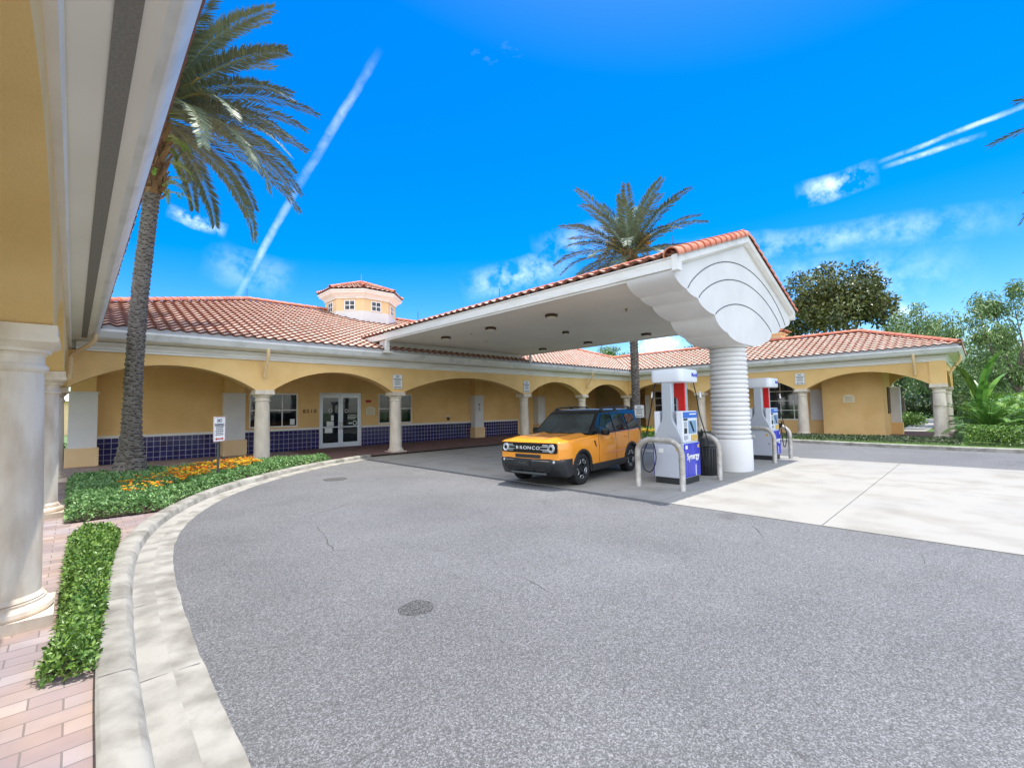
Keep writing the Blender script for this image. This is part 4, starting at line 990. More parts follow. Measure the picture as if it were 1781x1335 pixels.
# arch cladding, sills, rear bumper
for cx in (0, WBASE):
    for s in (-1, 1):
        b = MB(); rws = []
        for k in range(25):
            a = -.22+(PI+.44)*k/24; c_, s_ = math.cos(a), math.sin(a)
            rws.append([(cx+c_*r_, s*(hw_(cx+c_*.45)*ysec(max(.37+s_*.45, .42))+d_), .37+s_*r_) for r_, d_ in ((.455, .002), (.45, .018), (.41, .022), (.385, .004), (.385, -.12))])
        b.grid(rws); b.build('arch_trim', 'black_plastic', car, world=False, smooth=True, autos=45)
for s in (-1, 1):
    b = MB(); b.grid([[(x, s*y, z) for y, z in ((.905, .425), (.945, .42), (.955, .36), (.93, .27), (.84, .23))] for x in (.40, .5, 1.3, 2.2, 2.30)]); b.build('sill', 'black_plastic', car, world=False, smooth=True, autos=40)
    b = MB()       # door shut lines and creases
    for P in ([(.83, 1.11), (.80, .85), (.80, .50), (.86, .43)], [(1.76, 1.14), (1.78, .8), (1.78, .43)], [(2.56, 1.16), (2.56, .95), (2.44, .74), (2.26, .50)]):
        Q = [(x, s*(hw_(x)*ysec(z)+.0015), z) for x, z in P]; b.tube(Q, .006, 4)
    b.tube([(x, s*(hw_(x)*ysec(pw(x, ZSH)-.03)+.001), pw(x, ZSH)-.045) for x in (-.7, -.3, 0, .4, .8)], .003, 4)
    b.build('shut_lines', 'rubber', car, world=False)
    b = MB(); b.tube([(.98, s*.935, .62), (1.7, s*.937, .635), (2.3, s*.936, .655)], .008, 4); b.build('door_crease', 'car_orange', car, world=False)
    for x in (1.58, 2.38):
        b = MB(); b.tube([(x-.10, s*.915, .985), (x-.07, s*.955, .99), (x+.07, s*.955, .995), (x+.10, s*.915, .995)], .016, 6); b.build('door_handle', 'car_orange', car, world=False, smooth=True)
    b = MB(); b.prism([(.56, .98), (.60, .98), (.66, .84), (.64, .82)], lambda u, v, w: (u, s*w, v), .925, .938); b.build('fender_vent', 'black_plastic', car, world=False, fixn=True)
    # mirror
    b = MB(); b.box(.86, .98, *(sorted((s*.94, s*1.15))), 1.09, 1.26); m_ = b.build('mirror', 'black_gloss', car, world=False, bevel=.04)
    b = MB(); b.box(.90, .96, *(sorted((s*.86, s*.95))), 1.12, 1.17); q = b.build('mirror_arm', 'black_plastic', None); q.parent = m_
    b = MB(); b.box(3.42, 3.52, *(sorted((s*.62, s*.84))), .86, 1.12); b.build('tail_light', 'tail_red', car, world=False, bevel=.02)
rws = []
for z in (.27, .34, .45, .56, .63):
    xb_ = pw(z, [(.27, 3.42), (.40, 3.53), (.6, 3.55), (.63, 3.52)]); r = [(3.14, -.93, z)]
    for k in range(0, 6): a = k/5*PI/2; r.append((3.30+(xb_-3.30)*math.sin(a), -(.93-.13*(1-math.cos(a))), z))
    for k in range(5, -1, -1): a = k/5*PI/2; r.append((3.30+(xb_-3.30)*math.sin(a), (.93-.13*(1-math.cos(a))), z))
    r.append((3.14, .93, z)); rws.append(r)
b = MB(); b.grid(rws); b.build('rear_bumper', 'black_plastic', car, world=False, smooth=True, autos=40)
b = MB(); b.box(-.72, 3.4, -.66, .66, .24, .72); b.box(.45, 2.25, -.88, .88, .26, .60); b.build('underbody', 'rubber', car, world=False)
b = MB(); b.box(.55, 3.3, -.80, .80, .95, 1.10); b.build('cabin_floor', 'rubber', car, world=False)
# wheels
def wheel(cx, s):
    fn = lambda p: (cx+p[0], s*(.79+p[2]), RW+p[1])
    b = MB(); b.lathe([(.235, -.10), (.30, -.115), (.345, -.10), (.362, -.05), (.365, 0), (.362, .06), (.35, .10), (.31, .122), (.262, .118), (.238, .10), (.232, .07)], 0, 0, 48, fn=fn, cap=False)
    for k in range(56):    # tread blocks
        a = 2*PI*k/56
        for z0, z1, sh in ((-.10, -.01, 0), (.01, .10, .5)):
            aa = a+sh*2*PI/56; v = []
            for z in (z0, z1):
                for (r, da) in ((.355, -.035), (.371, -.032), (.371, .032), (.355, .035)): v.append(fn((r*math.cos(aa+da), r*math.sin(aa+da), z)))
            b.add(v, [(0, 1, 5, 4), (1, 2, 6, 5), (2, 3, 7, 6), (0, 3, 2, 1), (4, 5, 6, 7)])
    w = b.build('wheel', 'rubber', car, world=False, smooth=True, autos=35, fixn=True)
    b = MB(); b.lathe([(.236, .085), (.238, .10), (.228, .104), (.222, .085), (.215, .03), (.06, .02), (.055, .07), (.045, .082), (.001, .085)], 0, 0, 40, fn=fn, cap=False)
    for k in range(5):
        a = 2*PI*k/5+.3
        v = []
        for (r, da, z) in ((.05, -.5, .05), (.05, .5, .05), (.215, .16, .075), (.215, -.16, .075), (.05, -.5, .085), (.05, .5, .085), (.222, .13, .098), (.222, -.13, .098)): v.append(fn((r*math.cos(a+da), r*math.sin(a+da), z)))
        b.add(v, [(4, 5, 6, 7), (0, 1, 5, 4), (1, 2, 6, 5), (2, 3, 7, 6), (3, 0, 4, 7)])
    r_ = b.build('rim', 'dark_metal', None, smooth=True, autos=30, fixn=True); r_.parent = w
    for k in range(5):
        b = MB()
        a = 2*PI*k/5+.3+PI/5
        P = [(.155, -.22), (.205, -.38), (.226, -.30), (.230, 0), (.226, .30), (.205, .38), (.155, .22), (.150, 0), (.155, -.22)]
        b.tube([fn((r*math.cos(a+d), r*math.sin(a+d), .092)) for r, d in P], .011, 5, cap=False)
        q = b.build('spoke_accent', 'alu', None, smooth=True); q.parent = r_
for cx in (0, WBASE):
    for s in (-1, 1): wheel(cx, s)
car.location = (8.43, 7.40, .014); car.rotation_euler = (0, 0, math.atan2(.125, .99))
# ------------------------------------------------------------------ fuel pumps, bollards, bin
mat('pump_grey', (.46, .49, .54), .4, metal=.35); mat('pump_side', (.58, .61, .67), .45, metal=.2, col2=(.52, .55, .62), nscale=70)
mat('pump_white', (.72, .75, .80), .35); mat('pump_blue', (.022, .03, .42), .25, col2=(.05, .07, .62), nscale=3, stretch=(4, 4, .3)); mat('pump_light_blue', (.03, .14, .55), .3)
mat('pump_red', (.72, .012, .012), .35); mat('screen', (.22, .36, .55), .1, coat=.5); mat('screen_dark', (.02, .03, .05), .1); mat('button_yellow', (.62, .42, .12), .5)
G = 'fuel pumps on the island'
pump = thing('fuel_pump', 'nearer fuel pump, beside the orange car and in front of the canopy column', 'fuel pump', (0, 0, 0), group=G)
def B(name, m, boxes, parent=pump, bevel=0, **k):
    b = MB()
    for q in boxes: b.box(*q)
    o = b.build(name, m, None, bevel=bevel, **k); o.parent = parent; return o
B('base', 'black_plastic', [(-.40, .40, -.34, .34, 0, .14)])
B('lower_cabinet', 'pump_side', [(-.42, .42, -.36, .36, .14, .94)], bevel=.012)
for s in (-1, 1):
    w = B('front_panel', 'pump_blue', [(-.40, .40, *sorted((s*.361, s*.385)), .16, .92)], bevel=.01)
    for k in range(5):
        pass
    x = (1, 0, 0) if s < 0 else (-1, 0, 0)
    B('white_flash', 'pump_white', [(.12, .16, *sorted((s*.386, s*.388)), .17, .42)], parent=w)
    t = text('lettering', 'Synergy', .20, 'sign_white', w, (-.0*s, s*.392, .62), x, (0, 0, 1), .003, bold=.004)
    c = B('console', 'pump_white', [(-.38, .38, *sorted((s*.20, s*.35)), .94, 1.66)], bevel=.02)
    B('topper', 'pump_light_blue', [(-.36, .36, *sorted((s*.351, s*.357)), 1.50, 1.64)], parent=c)
    B('topper_stripe', 'sign_white', [(-.05, .30, *sorted((s*.358, s*.360)), 1.575, 1.60)], parent=c)
    B('screen', 'screen', [(-.10, .30, *sorted((s*.351, s*.359)), 1.14, 1.44)], parent=c)
    b = MB(); yy = s*.361; b.add([(-.06, yy, 1.42), (.04, yy, 1.42), (.20, yy, 1.17), (.12, yy, 1.17)], [(0, 1, 2, 3)]); q = b.build('painted_reflection', 'screen_dark', None, fixn=True); q.parent = c  # dark diagonal band painted on as the screen's reflection
    B('card_reader', 'pump_grey', [(-.33, -.20, *sorted((s*.351, s*.385)), 1.02, 1.10), (-.32, -.20, *sorted((s*.351, s*.372)), 1.30, 1.42)], parent=c)
    B('price_display', 'screen_dark', [(-.34, -.14, *sorted((s*.351, s*.356)), 1.445, 1.49)], parent=c); B('small_decal', 'sign_white', [(-.36, -.26, *sorted((s*.386, s*.388)), .80, .88)], parent=w); B('small_decal', 'button_yellow', [(.26, .34, *sorted((s*.386, s*.388)), .80, .88)], parent=w)
    B('keypad', 'dark_metal', [(-.32, -.19, *sorted((s*.351, s*.362)), 1.15, 1.27)], parent=c)
    for k in range(3): B('grade_button', 'button_yellow', [(.02+.115*k, .115+.115*k, *sorted((s*.351, s*.368)), .97, 1.11)], parent=c, bevel=.006)
    # side masts
    prof = [(-.34, .94), (-.34, 1.02), (-.30, 1.14), (-.22, 1.30), (-.15, 1.42), (-.125, 1.52), (-.12, 2.34), (.12, 2.34), (.125, 1.52), (.15, 1.42), (.22, 1.30), (.30, 1.14), (.34, 1.02), (.34, .94)]
    b = MB(); b.prism(prof, lambda u, v, w_: (w_, u, v), *sorted((s*.28, s*.43))); q = b.build('side_mast', 'pump_grey', None, bevel=.02, fixn=True); q.parent = pump
B('side_seams', 'dark_metal', [(-.4225, -.4202, -.30, .30, .905, .912)])
B('side_label', 'paper', [(-.4235, -.4205, .12, .24, .70, .80)]); B('side_label', 'button_yellow', [(-.4235, -.4205, -.26, -.18, .76, .84)]); B('side_lock', 'dark_metal', [(-.430, -.4205, -.29, -.265, .5, .54)])
B('cabinet_label', 'paper', [(-.272, -.2705, -.12, .0, 1.45, 1.55)])
B('middle_cabinet', 'pump_grey', [(-.27, .27, -.20, .20, .94, 1.66)]); 
b = MB(); b.prism([(-.13, 2.33), (.13, 2.33), (.13, 2.04), (.10, 1.98), (.04, 1.95), (.03, 1.90), (.03, 1.665), (-.13, 1.665)], lambda u, v, w_: (w_, u, v), .22, .279)
q = b.build('red_panel', 'pump_red', None, fixn=True); q.parent = pump
def rr(hx, hy, r, n=6):
    out = []
    for (cx, cy, a0) in ((hx-r, hy-r, 0), (-hx+r, hy-r, 90), (-hx+r, -hy+r, 180), (hx-r, -hy+r, 270)):
        for k in range(n+1): a = math.radians(a0+90*k/n); out.append((cx+r*math.cos(a), cy+r*math.sin(a)))
    return out
b = MB(); rows = []
for (d, z) in ((.04, 2.33), (.01, 2.34), (0, 2.37), (0, 2.60), (.01, 2.625), (.05, 2.635)): rows.append([(x, y, z) for x, y in rr(.46-d, .40-d, .14-d)])
b.grid(rows, 0, True); n = len(rows[0]); b.f.append(tuple(range(len(b.v)-n, len(b.v)))); b.m.append(0); b.t.append(0); b.f.append(tuple(range(n))[::-1]); b.m.append(0); b.t.append(0)
head = b.build('head_sign', 'pump_white', None, smooth=True, autos=35); head.parent = pump
text('lettering', 'Mobil', .135, 'pump_blue', head, (.20, -.403, 2.50), (1, 0, 0), (0, 0, 1), .002, bold=.003)
text('lettering', 'Mobil', .105, 'pump_blue', head, (-.20, .403, 2.50), (-1, 0, 0), (0, 0, 1), .002, bold=.002)
def hose(P, r=.013):
    b = MB(); b.tube(catmull(P, 6), r, 7); q = b.build('hose', 'rubber', None, smooth=True); q.parent = pump; return q
hose([(-.36, .30, 2.33), (-.40, .34, 2.1), (-.43, .40, 1.7), (-.46, .50, 1.2), (-.47, .56, 1.02)], .016)
hose([(-.47, .40, 1.02), (-.50, .30, .85), (-.52, .26, .55), (-.50, .36, .30), (-.48, .50, .24), (-.46, .62, .34), (-.46, .63, .60), (-.46, .52, .88), (-.47, .44, 1.02)])
hose([(.36, -.30, 2.33), (.42, -.34, 2.0), (.45, -.38, 1.6), (.50, -.46, 1.2), (.56, -.52, .85), (.52, -.50, .45), (.46, -.46, .38), (.42, -.44, .62), (.40, -.42, .98)])
hose([(.36, .30, 2.33), (.42, .34, 2.0), (.48, .44, 1.4), (.60, .40, .9), (.62, .10, .50), (.55, -.10, .55), (.46, -.15, .9)])
for (x, y, sx) in ((-.40, .36, -1), (.46, -.40, 1)):
    b = MB(); b.tube([(x, y, 2.12), (x*1.02, y*1.03, 1.98)], .024, 8); q = b.build('hose_swivel', 'pump_white', None, smooth=True); q.parent = pump
for s in (-1, 1):
    b = MB(); xx = .46; b.tube([(xx, s*.33, .98), (xx+.03, s*.40, 1.06), (xx+.02, s*.43, 1.16), (xx-.02, s*.40, 1.22)], [.018, .028, .026, .012], 8)
    b.box(xx-.03, xx+.05, s*.36-.03, s*.36+.03, 1.0, 1.14); q = b.build('nozzle', 'rubber', None, smooth=True, autos=45); q.parent = pump
    B('holster', 'black_plastic', [(.38, .47, *sorted((s*.20, s*.36)), .92, 1.16)], bevel=.01)
pump2 = copy_thing(pump, (16.42, 5.02, .014), label='farther fuel pump behind the ribbed canopy column, second of the two')
pump.location = (10.30, 5.05, .014)
def loop(x, label, y0=4.42, y1=5.46):
    P = [(x, y0, -.05), (x, y0, .55), (x, y0, .75)]
    for k in range(1, 9): a = k/8*PI/2; P.append((x, y0+.33*(1-math.cos(a)), .75+.31*math.sin(a)))
    Q = [(x, y0+y1-p[1], p[2]) for p in P[::-1]]
    b = MB(); b.tube(P+Q, .063, 14); o = b.build('bollard_loop', 'galv', smooth=True); return tag(o, label, 'bollard', 'steel guard loops round the pumps')
loop(9.23, 'bent steel guard loop at the near end of the nearer pump, beside the orange car')
loop(11.18, 'bent steel guard loop standing in front of the black trash can')
loop(15.38, 'bent steel guard loop between the ribbed canopy column and the farther pump')
loop(17.05, 'bent steel guard loop past the farther pump, farthest from the car')
bn = thing('trash_can', 'black ribbed trash can with domed lid between the near pump and canopy column', 'trash can', (11.85, 5.0, .014))
b = MB(); b.lathe([(.25, 0), (.27, .03), (.285, .70), (.27, .72)], 0, 0, 24)
for k in range(24): a = 2*PI*k/24; b.box(*[0]*6) if False else b.tube([(.275*math.cos(a), .275*math.sin(a), .05), (.292*math.cos(a), .292*math.sin(a), .68)], .016, 5)
o = b.build('barrel', 'black_plastic', bn, world=False, smooth=True, autos=40)
b = MB(); b.lathe([(.29, .715), (.315, .73), (.315, .77), (.30, .79), (.28, .90), (.21, 1.02), (.11, 1.07), (.001, 1.08)], 0, 0, 24); b.build('lid', 'black_plastic', bn, world=False, smooth=True, autos=40)
b = MB(); b.grid([[(-.300*math.cos(a), -.300*math.sin(a), z) for a in (.5, .7, .9, 1.1)] for z in (.80, .88)]); b.build('lid_flap', 'dark_metal', bn, world=False)

# ------------------------------------------------------------------ no-parking signs
def sign_plate(t, w=.457, h=.61, arrow='ink', m='sign_white'):
    """plate in the local x-z plane facing -y, centred on the origin of thing t"""
    b = MB(); pts = [(x*w/.457, z*h/.61) for x, z in rr(.2285, .305, .04, 4)]
    b.prism([(x, z) for x, z in pts], lambda u, v, w_: (u, w_, v), -.004, .004); p = b.build('plate', m, t, world=False, fixn=True)
    b = MB(); n = len(pts); o_ = [(x*.965, -.0055, z*.972) for x, z in pts]; i_ = [(x*.925, -.0055, z*.944) for x, z in pts]
    b.add(o_+i_, [(k, (k+1) % n, n+(k+1) % n, n+k) for k in range(n)]); q = b.build('border', arrow, None, fixn=True); q.parent = p
    text('lettering', 'NO', .115, 'ink', p, (0, -.006, h*.335), (1, 0, 0), (0, 0, 1), .0015, bold=.002)
    text('lettering', 'PARKING', .088, 'ink', p, (0, -.006, h*.165), (1, 0, 0), (0, 0, 1), .0015, bold=.002)
    b = MB()
    for zz, ww in ((.045, .30), (.0, .26), (-.045, .32), (-.09, .28), (-.135, .30)):
        x = -ww/2
        while x < ww/2: l = random.uniform(.02, .06); b.add([(x, -.006, zz-.011), (min(x+l, ww/2), -.006, zz-.011), (min(x+l, ww/2), -.006, zz+.011), (x, -.006, zz+.011)], [(0, 1, 2, 3)]); x += l+.012
    q = b.build('small_print', 'ink', None); q.parent = p
    b = MB(); z = -h*.385; b.add([(-.17, -.006, z), (-.10, -.006, z+.035), (-.10, -.006, z+.014), (.10, -.006, z+.014), (.10, -.006, z+.035), (.17, -.006, z), (.10, -.006, z-.035), (.10, -.006, z-.014), (-.10, -.006, z-.014), (-.10, -.006, z-.035)],
        [(0, 9, 8, 3)[:0] or (0, 1, 2), (0, 2, 8), (0, 8, 9), (2, 3, 7, 8), (3, 4, 5), (3, 5, 7), (7, 5, 6)]); q = b.build('arrow', arrow, None); q.parent = p
GS = 'no parking signs round the courtyard'
def psign(loc, rz, label, pole=None, arrow='ink'):
    t = thing('parking_sign', label, 'sign', (0, 0, 0), 0, GS); sign_plate(t, arrow=arrow)
    if pole:
        b = MB(); b.box(-.025, .025, .006, .04, -pole, .30); b.build('post', 'pole_metal', t, world=False)
        t.children
        for ch in t.children: ch.location.z += pole
        loc = (loc[0], loc[1], loc[2]-pole)
    t.location = loc; t.rotation_euler = (0, 0, rz); return t
psign((2.58, 13.0, 1.42), math.radians(47), 'white no parking sign on a dark post in the flower bed', pole=1.36, arrow='red_ink')
psign((9.82, 17.09, 3.02), 0, 'white no parking sign above the column just right of the glass doors')
psign((17.68, 17.09, 2.98), 0, 'white no parking sign above the column behind the orange car')
psign((19.72, 11.50, 1.56), math.radians(-57), 'white no parking sign on a post in front of the farther palm', pole=1.5)
psign((27.85, 6.62, 3.12), math.radians(-90), 'white no parking sign above a column of the right wing')
# manhole covers
mat('cover_iron', (.10, .095, .09), .7, metal=.3, bump=(40, .5, .004))
def cover(x, y, r, name, label):
    b = MB(); b.lathe([(r, .001), (r, .006), (r*.93, .006), (r*.92, .003), (r*.88, .003), (r*.87, .007), (.002, .007)], x, y, 32, cap=False); o = b.build(name, 'cover_iron', smooth=False); return tag(o, label, 'manhole cover')
cover(5.06, 12.05, .30, 'manhole_cover', 'round dark manhole cover in the asphalt near the flower bed kerb')
mat('patch', (.03, .03, .03), .9, bump=(60, .8, .006), col2=(.15, .15, .145), nscale=85, nsharp=(.45, .6)); b = MB(); b.lathe([(.16, .0012), (.16, .003), (.002, .004)], 2.29, 3.67, 20, cap=False); b.v = [(2.29+(x-2.29)*(1+.12*noise.noise(Vector((x*9, y*9, 1)))), 3.67+(y-3.67)*(1+.2*noise.noise(Vector((x*9, y*9, 4)))), z) for x, y, z in b.v]
tag(b.build('valve_cover', 'patch'), 'small dark round valve cover in the open asphalt in front', 'manhole cover')
# ------------------------------------------------------------------ vegetation
rnd = random.Random(11)
def leaf(b, p, d, n, L, W, t=None, bend=.0, mi=0):
    """one leaf: rhombus from p along d, width across"""
    d = d.normalized(); s = d.cross(n)
    if s.length < 1e-4: s = d.cross(Vector((1, .3, .2)))
    s.normalize(); q = p+d*L*.45+n*bend
    b.add([p, q+s*W*.5, p+d*L, q-s*W*.5], [(0, 1, 2, 3)], mi, rnd.random() if t is None else t)
def rdir(up=.0):
    while True:
        v = Vector((rnd.uniform(-1, 1), rnd.uniform(-1, 1), rnd.uniform(-1, 1)))
        if .05 < v.length < 1: v.normalize(); v.z += up; return v.normalized()
def inside(x, y, poly):
    c = False; j = len(poly)-1
    for i in range(len(poly)):
        (xi, yi), (xj, yj) = poly[i], poly[j]
        if (yi > y) != (yj > y) and x < (xj-xi)*(y-yi)/(yj-yi)+xi: c = not c
        j = i
    return c
def dist_edge(x, y, poly):
    m = 9e9; p = Vector((x, y))
    for i in range(len(poly)):
        a, c = Vector(poly[i]), Vector(poly[(i+1) % len(poly)]); ab = c-a; t = max(0, min(1, (p-a).dot(ab)/max(ab.length_squared, 1e-9))); m = min(m, (p-a-ab*t).length)
    return m
def groundcover(name, poly, h, dens, L, m, label, cat='plants', z0=.09, edge=.12, mounds=.05, soft=(.4, 1), kind='stuff', hill=None):
    xs_ = [p[0] for p in poly]; ys_ = [p[1] for p in poly]; x0, x1, y0, y1 = min(xs_), max(xs_), min(ys_), max(ys_)
    n = int((x1-x0)*(y1-y0)*dens); b = MB()
    for _ in range(n):
        x, y = rnd.uniform(x0, x1), rnd.uniform(y0, y1)
        if not inside(x, y, poly): continue
        de = dist_edge(x, y, poly); hh = h*min(1, (.35+.65*min(1, de/edge)))+mounds*noise.noise(Vector((x*2.2, y*2.2, 0)))+mounds*.7*noise.noise(Vector((x*7, y*7, 5)))
        if hill: hh += hill(x, y)
        u = rnd.random(); z = z0+hh*(1-u*u*.75) if de > edge*.8 else z0+hh*rnd.random()
        c = noise.noise(Vector((x*3.1, y*3.1, 2)))*.5+.5
        d = rdir(.35); nn = (rdir(1.2)); t = min(1, max(0, (rnd.random()**1.5)*.7+.5*c-.12))
        leaf(b, Vector((x, y, z)), d, nn, L*rnd.choice((.55, .8, 1, 1.1, 1.3)), L*.55*rnd.uniform(.8, 1.2), t, L*.12)
    o = b.build(name, m); tag(o, label, cat, kind=kind); return o
# long clipped strip by the walk (nearest the camera)
HB2 = [(-.13, 4.30), (.15, 4.20), (.24, 5.4), (.32, 6.6), (.46, 8.0), (.53, 8.75), (.01, 8.9), (-.04, 6.6), (-.04, 5.2)]
groundcover('low_hedge', HB2, .20, 7500, .045, 'leaf_hedge', 'low glossy green hedge strip between brick walk and kerb, closest to the viewer', 'hedge', mounds=.03, kind='')
# bed round the palm: pale green ground cover, flowers along the kerb side
BED2 = [(x*1.0, y) for x, y in BED]
groundcover('ground_cover', BED2, .22, 2600, .062, 'leaf_ground', 'pale green leafy ground cover filling the curved bed round the palm', 'ground cover', mounds=.06)
def flowers(name, pts, m, label, L=.05):
    b = MB()
    for (x, y, z) in pts:
        c = Vector((x, y, z)); t = rnd.random(); ax = rdir(2.0)
        for k in range(7):
            a = 2*PI*k/7; d = Vector((math.cos(a), math.sin(a), .35+.2*rnd.random())).normalized(); leaf(b, c, d, Vector((0, 0, 1)), L*.62, L*.5, t)
        for k in range(4):
            a = 2*PI*k/4+.4; d = Vector((math.cos(a)*.6, math.sin(a)*.6, .8)).normalized(); leaf(b, c+Vector((0, 0, .006)), d, Vector((0, 0, 1)), L*.4, L*.4, t)
    o = b.build(name, m); return tag(o, label, 'flowers', kind='stuff')
def fpts(n, test, z0, h):
    out = []
    while len(out) < n:
        x, y = rnd.uniform(0, 6), rnd.uniform(10.6, 16.2)
        if inside(x, y, BED) and test(x, y) > rnd.random(): out.append((x, y, z0+h+.05*noise.noise(Vector((x*2.2, y*2.2, 0)))+rnd.uniform(-.02, .05)))
    return out
def band(x, y):   # flowers form a drift between the kerb hedge and the palm
    d = dist_edge(x, y, [(p.x, p.y) for p in bedline]) if False else min((Vector((x, y, 0))-q).length for q in bedline[::3])
    s = 1 if .38 < d < 1.75 else 0
    return s*(.9 if 1.7 < x < 4.0 else (.25 if x > .7 and x <= 1.7 else 0))*max(0, min(1, 2.4*noise.noise(Vector((x*3.6, y*3.6, 7)))+.45))
flowers('marigolds', fpts(430, band, .10, .31), 'flower_yellow', 'yellow marigolds in a drift along the curved bed', .062)
flowers('orange_flowers', fpts(520, band, .10, .30), 'flower_orange', 'orange flowers scattered through the curved bed', .058)
b = MB()       # taller leafy flower plants
for _ in range(9000):
    x, y = rnd.uniform(.5, 5), rnd.uniform(11, 16)
    if not inside(x, y, BED) or band(x, y) < rnd.random()*.5: continue
    leaf(b, Vector((x, y, .1+rnd.random()*.25)), rdir(.8), rdir(.8), .075, .035)
tag(b.build('flower_foliage', 'leaf_hedge'), 'darker green foliage under the yellow and orange flowers', 'foliage', kind='stuff')
# ---------------- palms
def frond(b, origin, az, el, L, droop, width=.42, n=46, petiole=.14, twist=0, bs=None, seg=14, lw=.045):
    o = Vector(origin); h = Vector((math.cos(az), math.sin(az), 0)); P = []; a = el; p = o.copy(); ds = L/seg
    for k in range(seg+1):
        P.append(p.copy()); p = p+(h*math.cos(a)+Vector((0, 0, 1))*math.sin(a))*ds; a -= droop/seg*(.4+1.2*k/seg)
    side = Vector((-h.y, h.x, 0))
    if bs is not None:
        bs.tube(P[:4], [.035, .03, .024, .02], 5, cap=False); bs.tube(P[3:], [.02*(1-k/(len(P)-3.0)*.8) for k in range(len(P)-3)], 3, cap=False)
    tt = rnd.random()*.5
    for i in range(n):
        s = petiole+(1-petiole)*(i/(n-1)); f = s*seg; k = min(int(f), seg-1); q = P[k].lerp(P[k+1], f-k); tan = (P[min(k+1, seg)]-P[k]).normalized(); upv = side.cross(tan)*-1
        if upv.z < 0: upv = -upv
        ll = width*(.35+.65*math.sin(PI*min(1, (s-petiole)/(1-petiole)*.82+.12)))*rnd.uniform(.88, 1.1); 
        for sg in (-1, 1):
            d = side*sg*.92+tan*(.45+.6*s)+upv*rnd.uniform(.05, .42)-Vector((0, 0, .22)); d.normalize()
            nn = upv+side*sg*rnd.uniform(-.6, .2); leaf(b, q, d, nn, ll, lw*rnd.uniform(.8, 1.2), min(1, tt+rnd.random()*.5))
def palm(name, label, base, top, r0, r1, crown_z, L, nf, near=True, seed=3, stalks=3, boots=True, fronds=None, elr=(-40, 80)):
    global rnd
    rnd = random.Random(seed); base = Vector(base); top = Vector(top); t = thing(name, label, 'palm tree', base)
    b = MB(); rows = []; H = (top-base).length; pitch = .13 if near else .16; nr = int(H/(pitch/5)); sg = 36; gcol = 4
    def phase(k, zz):
        col = (k % sg)//gcol; a = 2*PI*k/sg
        return (zz/pitch+.5*(col % 2)+.33*((col*7) % 3)*.4+.55*noise.noise(Vector((math.cos(a)*1.3, math.sin(a)*1.3, zz*1.3)))) % 1
    for i in range(nr+1):
        s = i/nr; c = base.lerp(top, s)+Vector((.10*math.sin(s*PI)*(-1 if near else 1), 0, 0)); zz = s*H
        R = lerp(r0, r1, min(1, s*1.1)) + (.21*math.exp(-(zz/.80)**1.6) if near else .08*math.exp(-zz/.3)); row = []
        for k in range(sg):
            a = 2*PI*k/sg; ph = phase(k, zz); edge_ = abs(((k % gcol)+.5)/gcol-.5)*2
            if zz > .55 or not near: rr_ = R*(.90+.20*(ph**1.6)*(1-.35*edge_**2)+.07*noise.noise(Vector((math.cos(a)*3, math.sin(a)*3, zz*5))))
            else: rr_ = R*(1+.16*noise.noise(Vector((math.cos(a)*1.6, math.sin(a)*1.6, zz*3)))+.07*noise.noise(Vector((math.cos(a)*6, math.sin(a)*6, zz*14))))
            row.append((c.x+rr_*math.cos(a), c.y+rr_*math.sin(a), base.z+(top.z-base.z)*s))
        rows.append(row)
    for i in range(len(rows)-1):
        for k in range(sg):
            zz = i/nr*H; ph = phase(k, zz)
            b.add([rows[i][k], rows[i][(k+1) % sg], rows[i+1][(k+1) % sg], rows[i+1][k]], [(0, 1, 2, 3)], 0, 1.0 if ph < .14 else .5*(1-ph)*rnd.random()+.05)
    b.build('trunk', 'palm_trunk', t)
    cz = Vector((top.x, top.y, crown_z))
    if boots:
        b = MB(); nb = 90 if near else 60
        for i in range(nb):
            s = i/nb; z = lerp(top.z-.1, crown_z, s); a = i*2.399; R = r1*(1.05+.55*math.sin(PI*min(1, s*.9+.1))); p = Vector((top.x+R*.7*math.cos(a), top.y+R*.7*math.sin(a), z))
            d = Vector((math.cos(a)*.55, math.sin(a)*.55, 1)).normalized(); sd = Vector((-math.sin(a), math.cos(a), 0)); w = .09; h = rnd.uniform(.28, .42); o_ = Vector((math.cos(a), math.sin(a), 0))
            b.add([p-sd*w, p+sd*w, p+o_*.06+sd*w*.8+d*h*.2, p+o_*.06-sd*w*.8+d*h*.2, p+d*h-sd*w*.45, p+d*h+sd*w*.45, p+d*h+o_*.05+sd*w*.3, p+d*h+o_*.05-sd*w*.3],
                  [(0, 1, 2, 3), (3, 2, 6, 7), (4, 7, 6, 5), (1, 5, 6, 2), (0, 3, 7, 4)], 0)
        b.lathe([(r1*.9, top.z-.1), (r1*1.15, top.z+.3), (r1*1.35, lerp(top.z, crown_z, .6)), (r1*.9, crown_z+.1)], top.x, top.y, 14)
        b.build('boots', 'palm_boot', t)
    b = MB(); bs = MB()
    for i in range(nf):
        s = (i+.5)/nf; az = i*2.39996+rnd.uniform(-.15, .15); el = math.radians(lerp(elr[1], elr[0], s**.85))+rnd.uniform(-.08, .08)
        frond(b, cz+Vector((math.cos(az)*.15, math.sin(az)*.15, lerp(.15, -.25, s))), az, el, L*rnd.uniform(.88, 1.08)*(.8 if s < .12 else 1), math.radians(lerp(35, 75, s))*rnd.uniform(.8, 1.2), width=L*(.125 if near else .15), n=84 if near else 52, bs=bs, lw=.046 if near else .066)
    c = b.build('crown', 'leaf_palm', t); q = bs.build('frond_ribs', 'palm_rib', None); q.parent = c; q.location = (0, 0, 0)
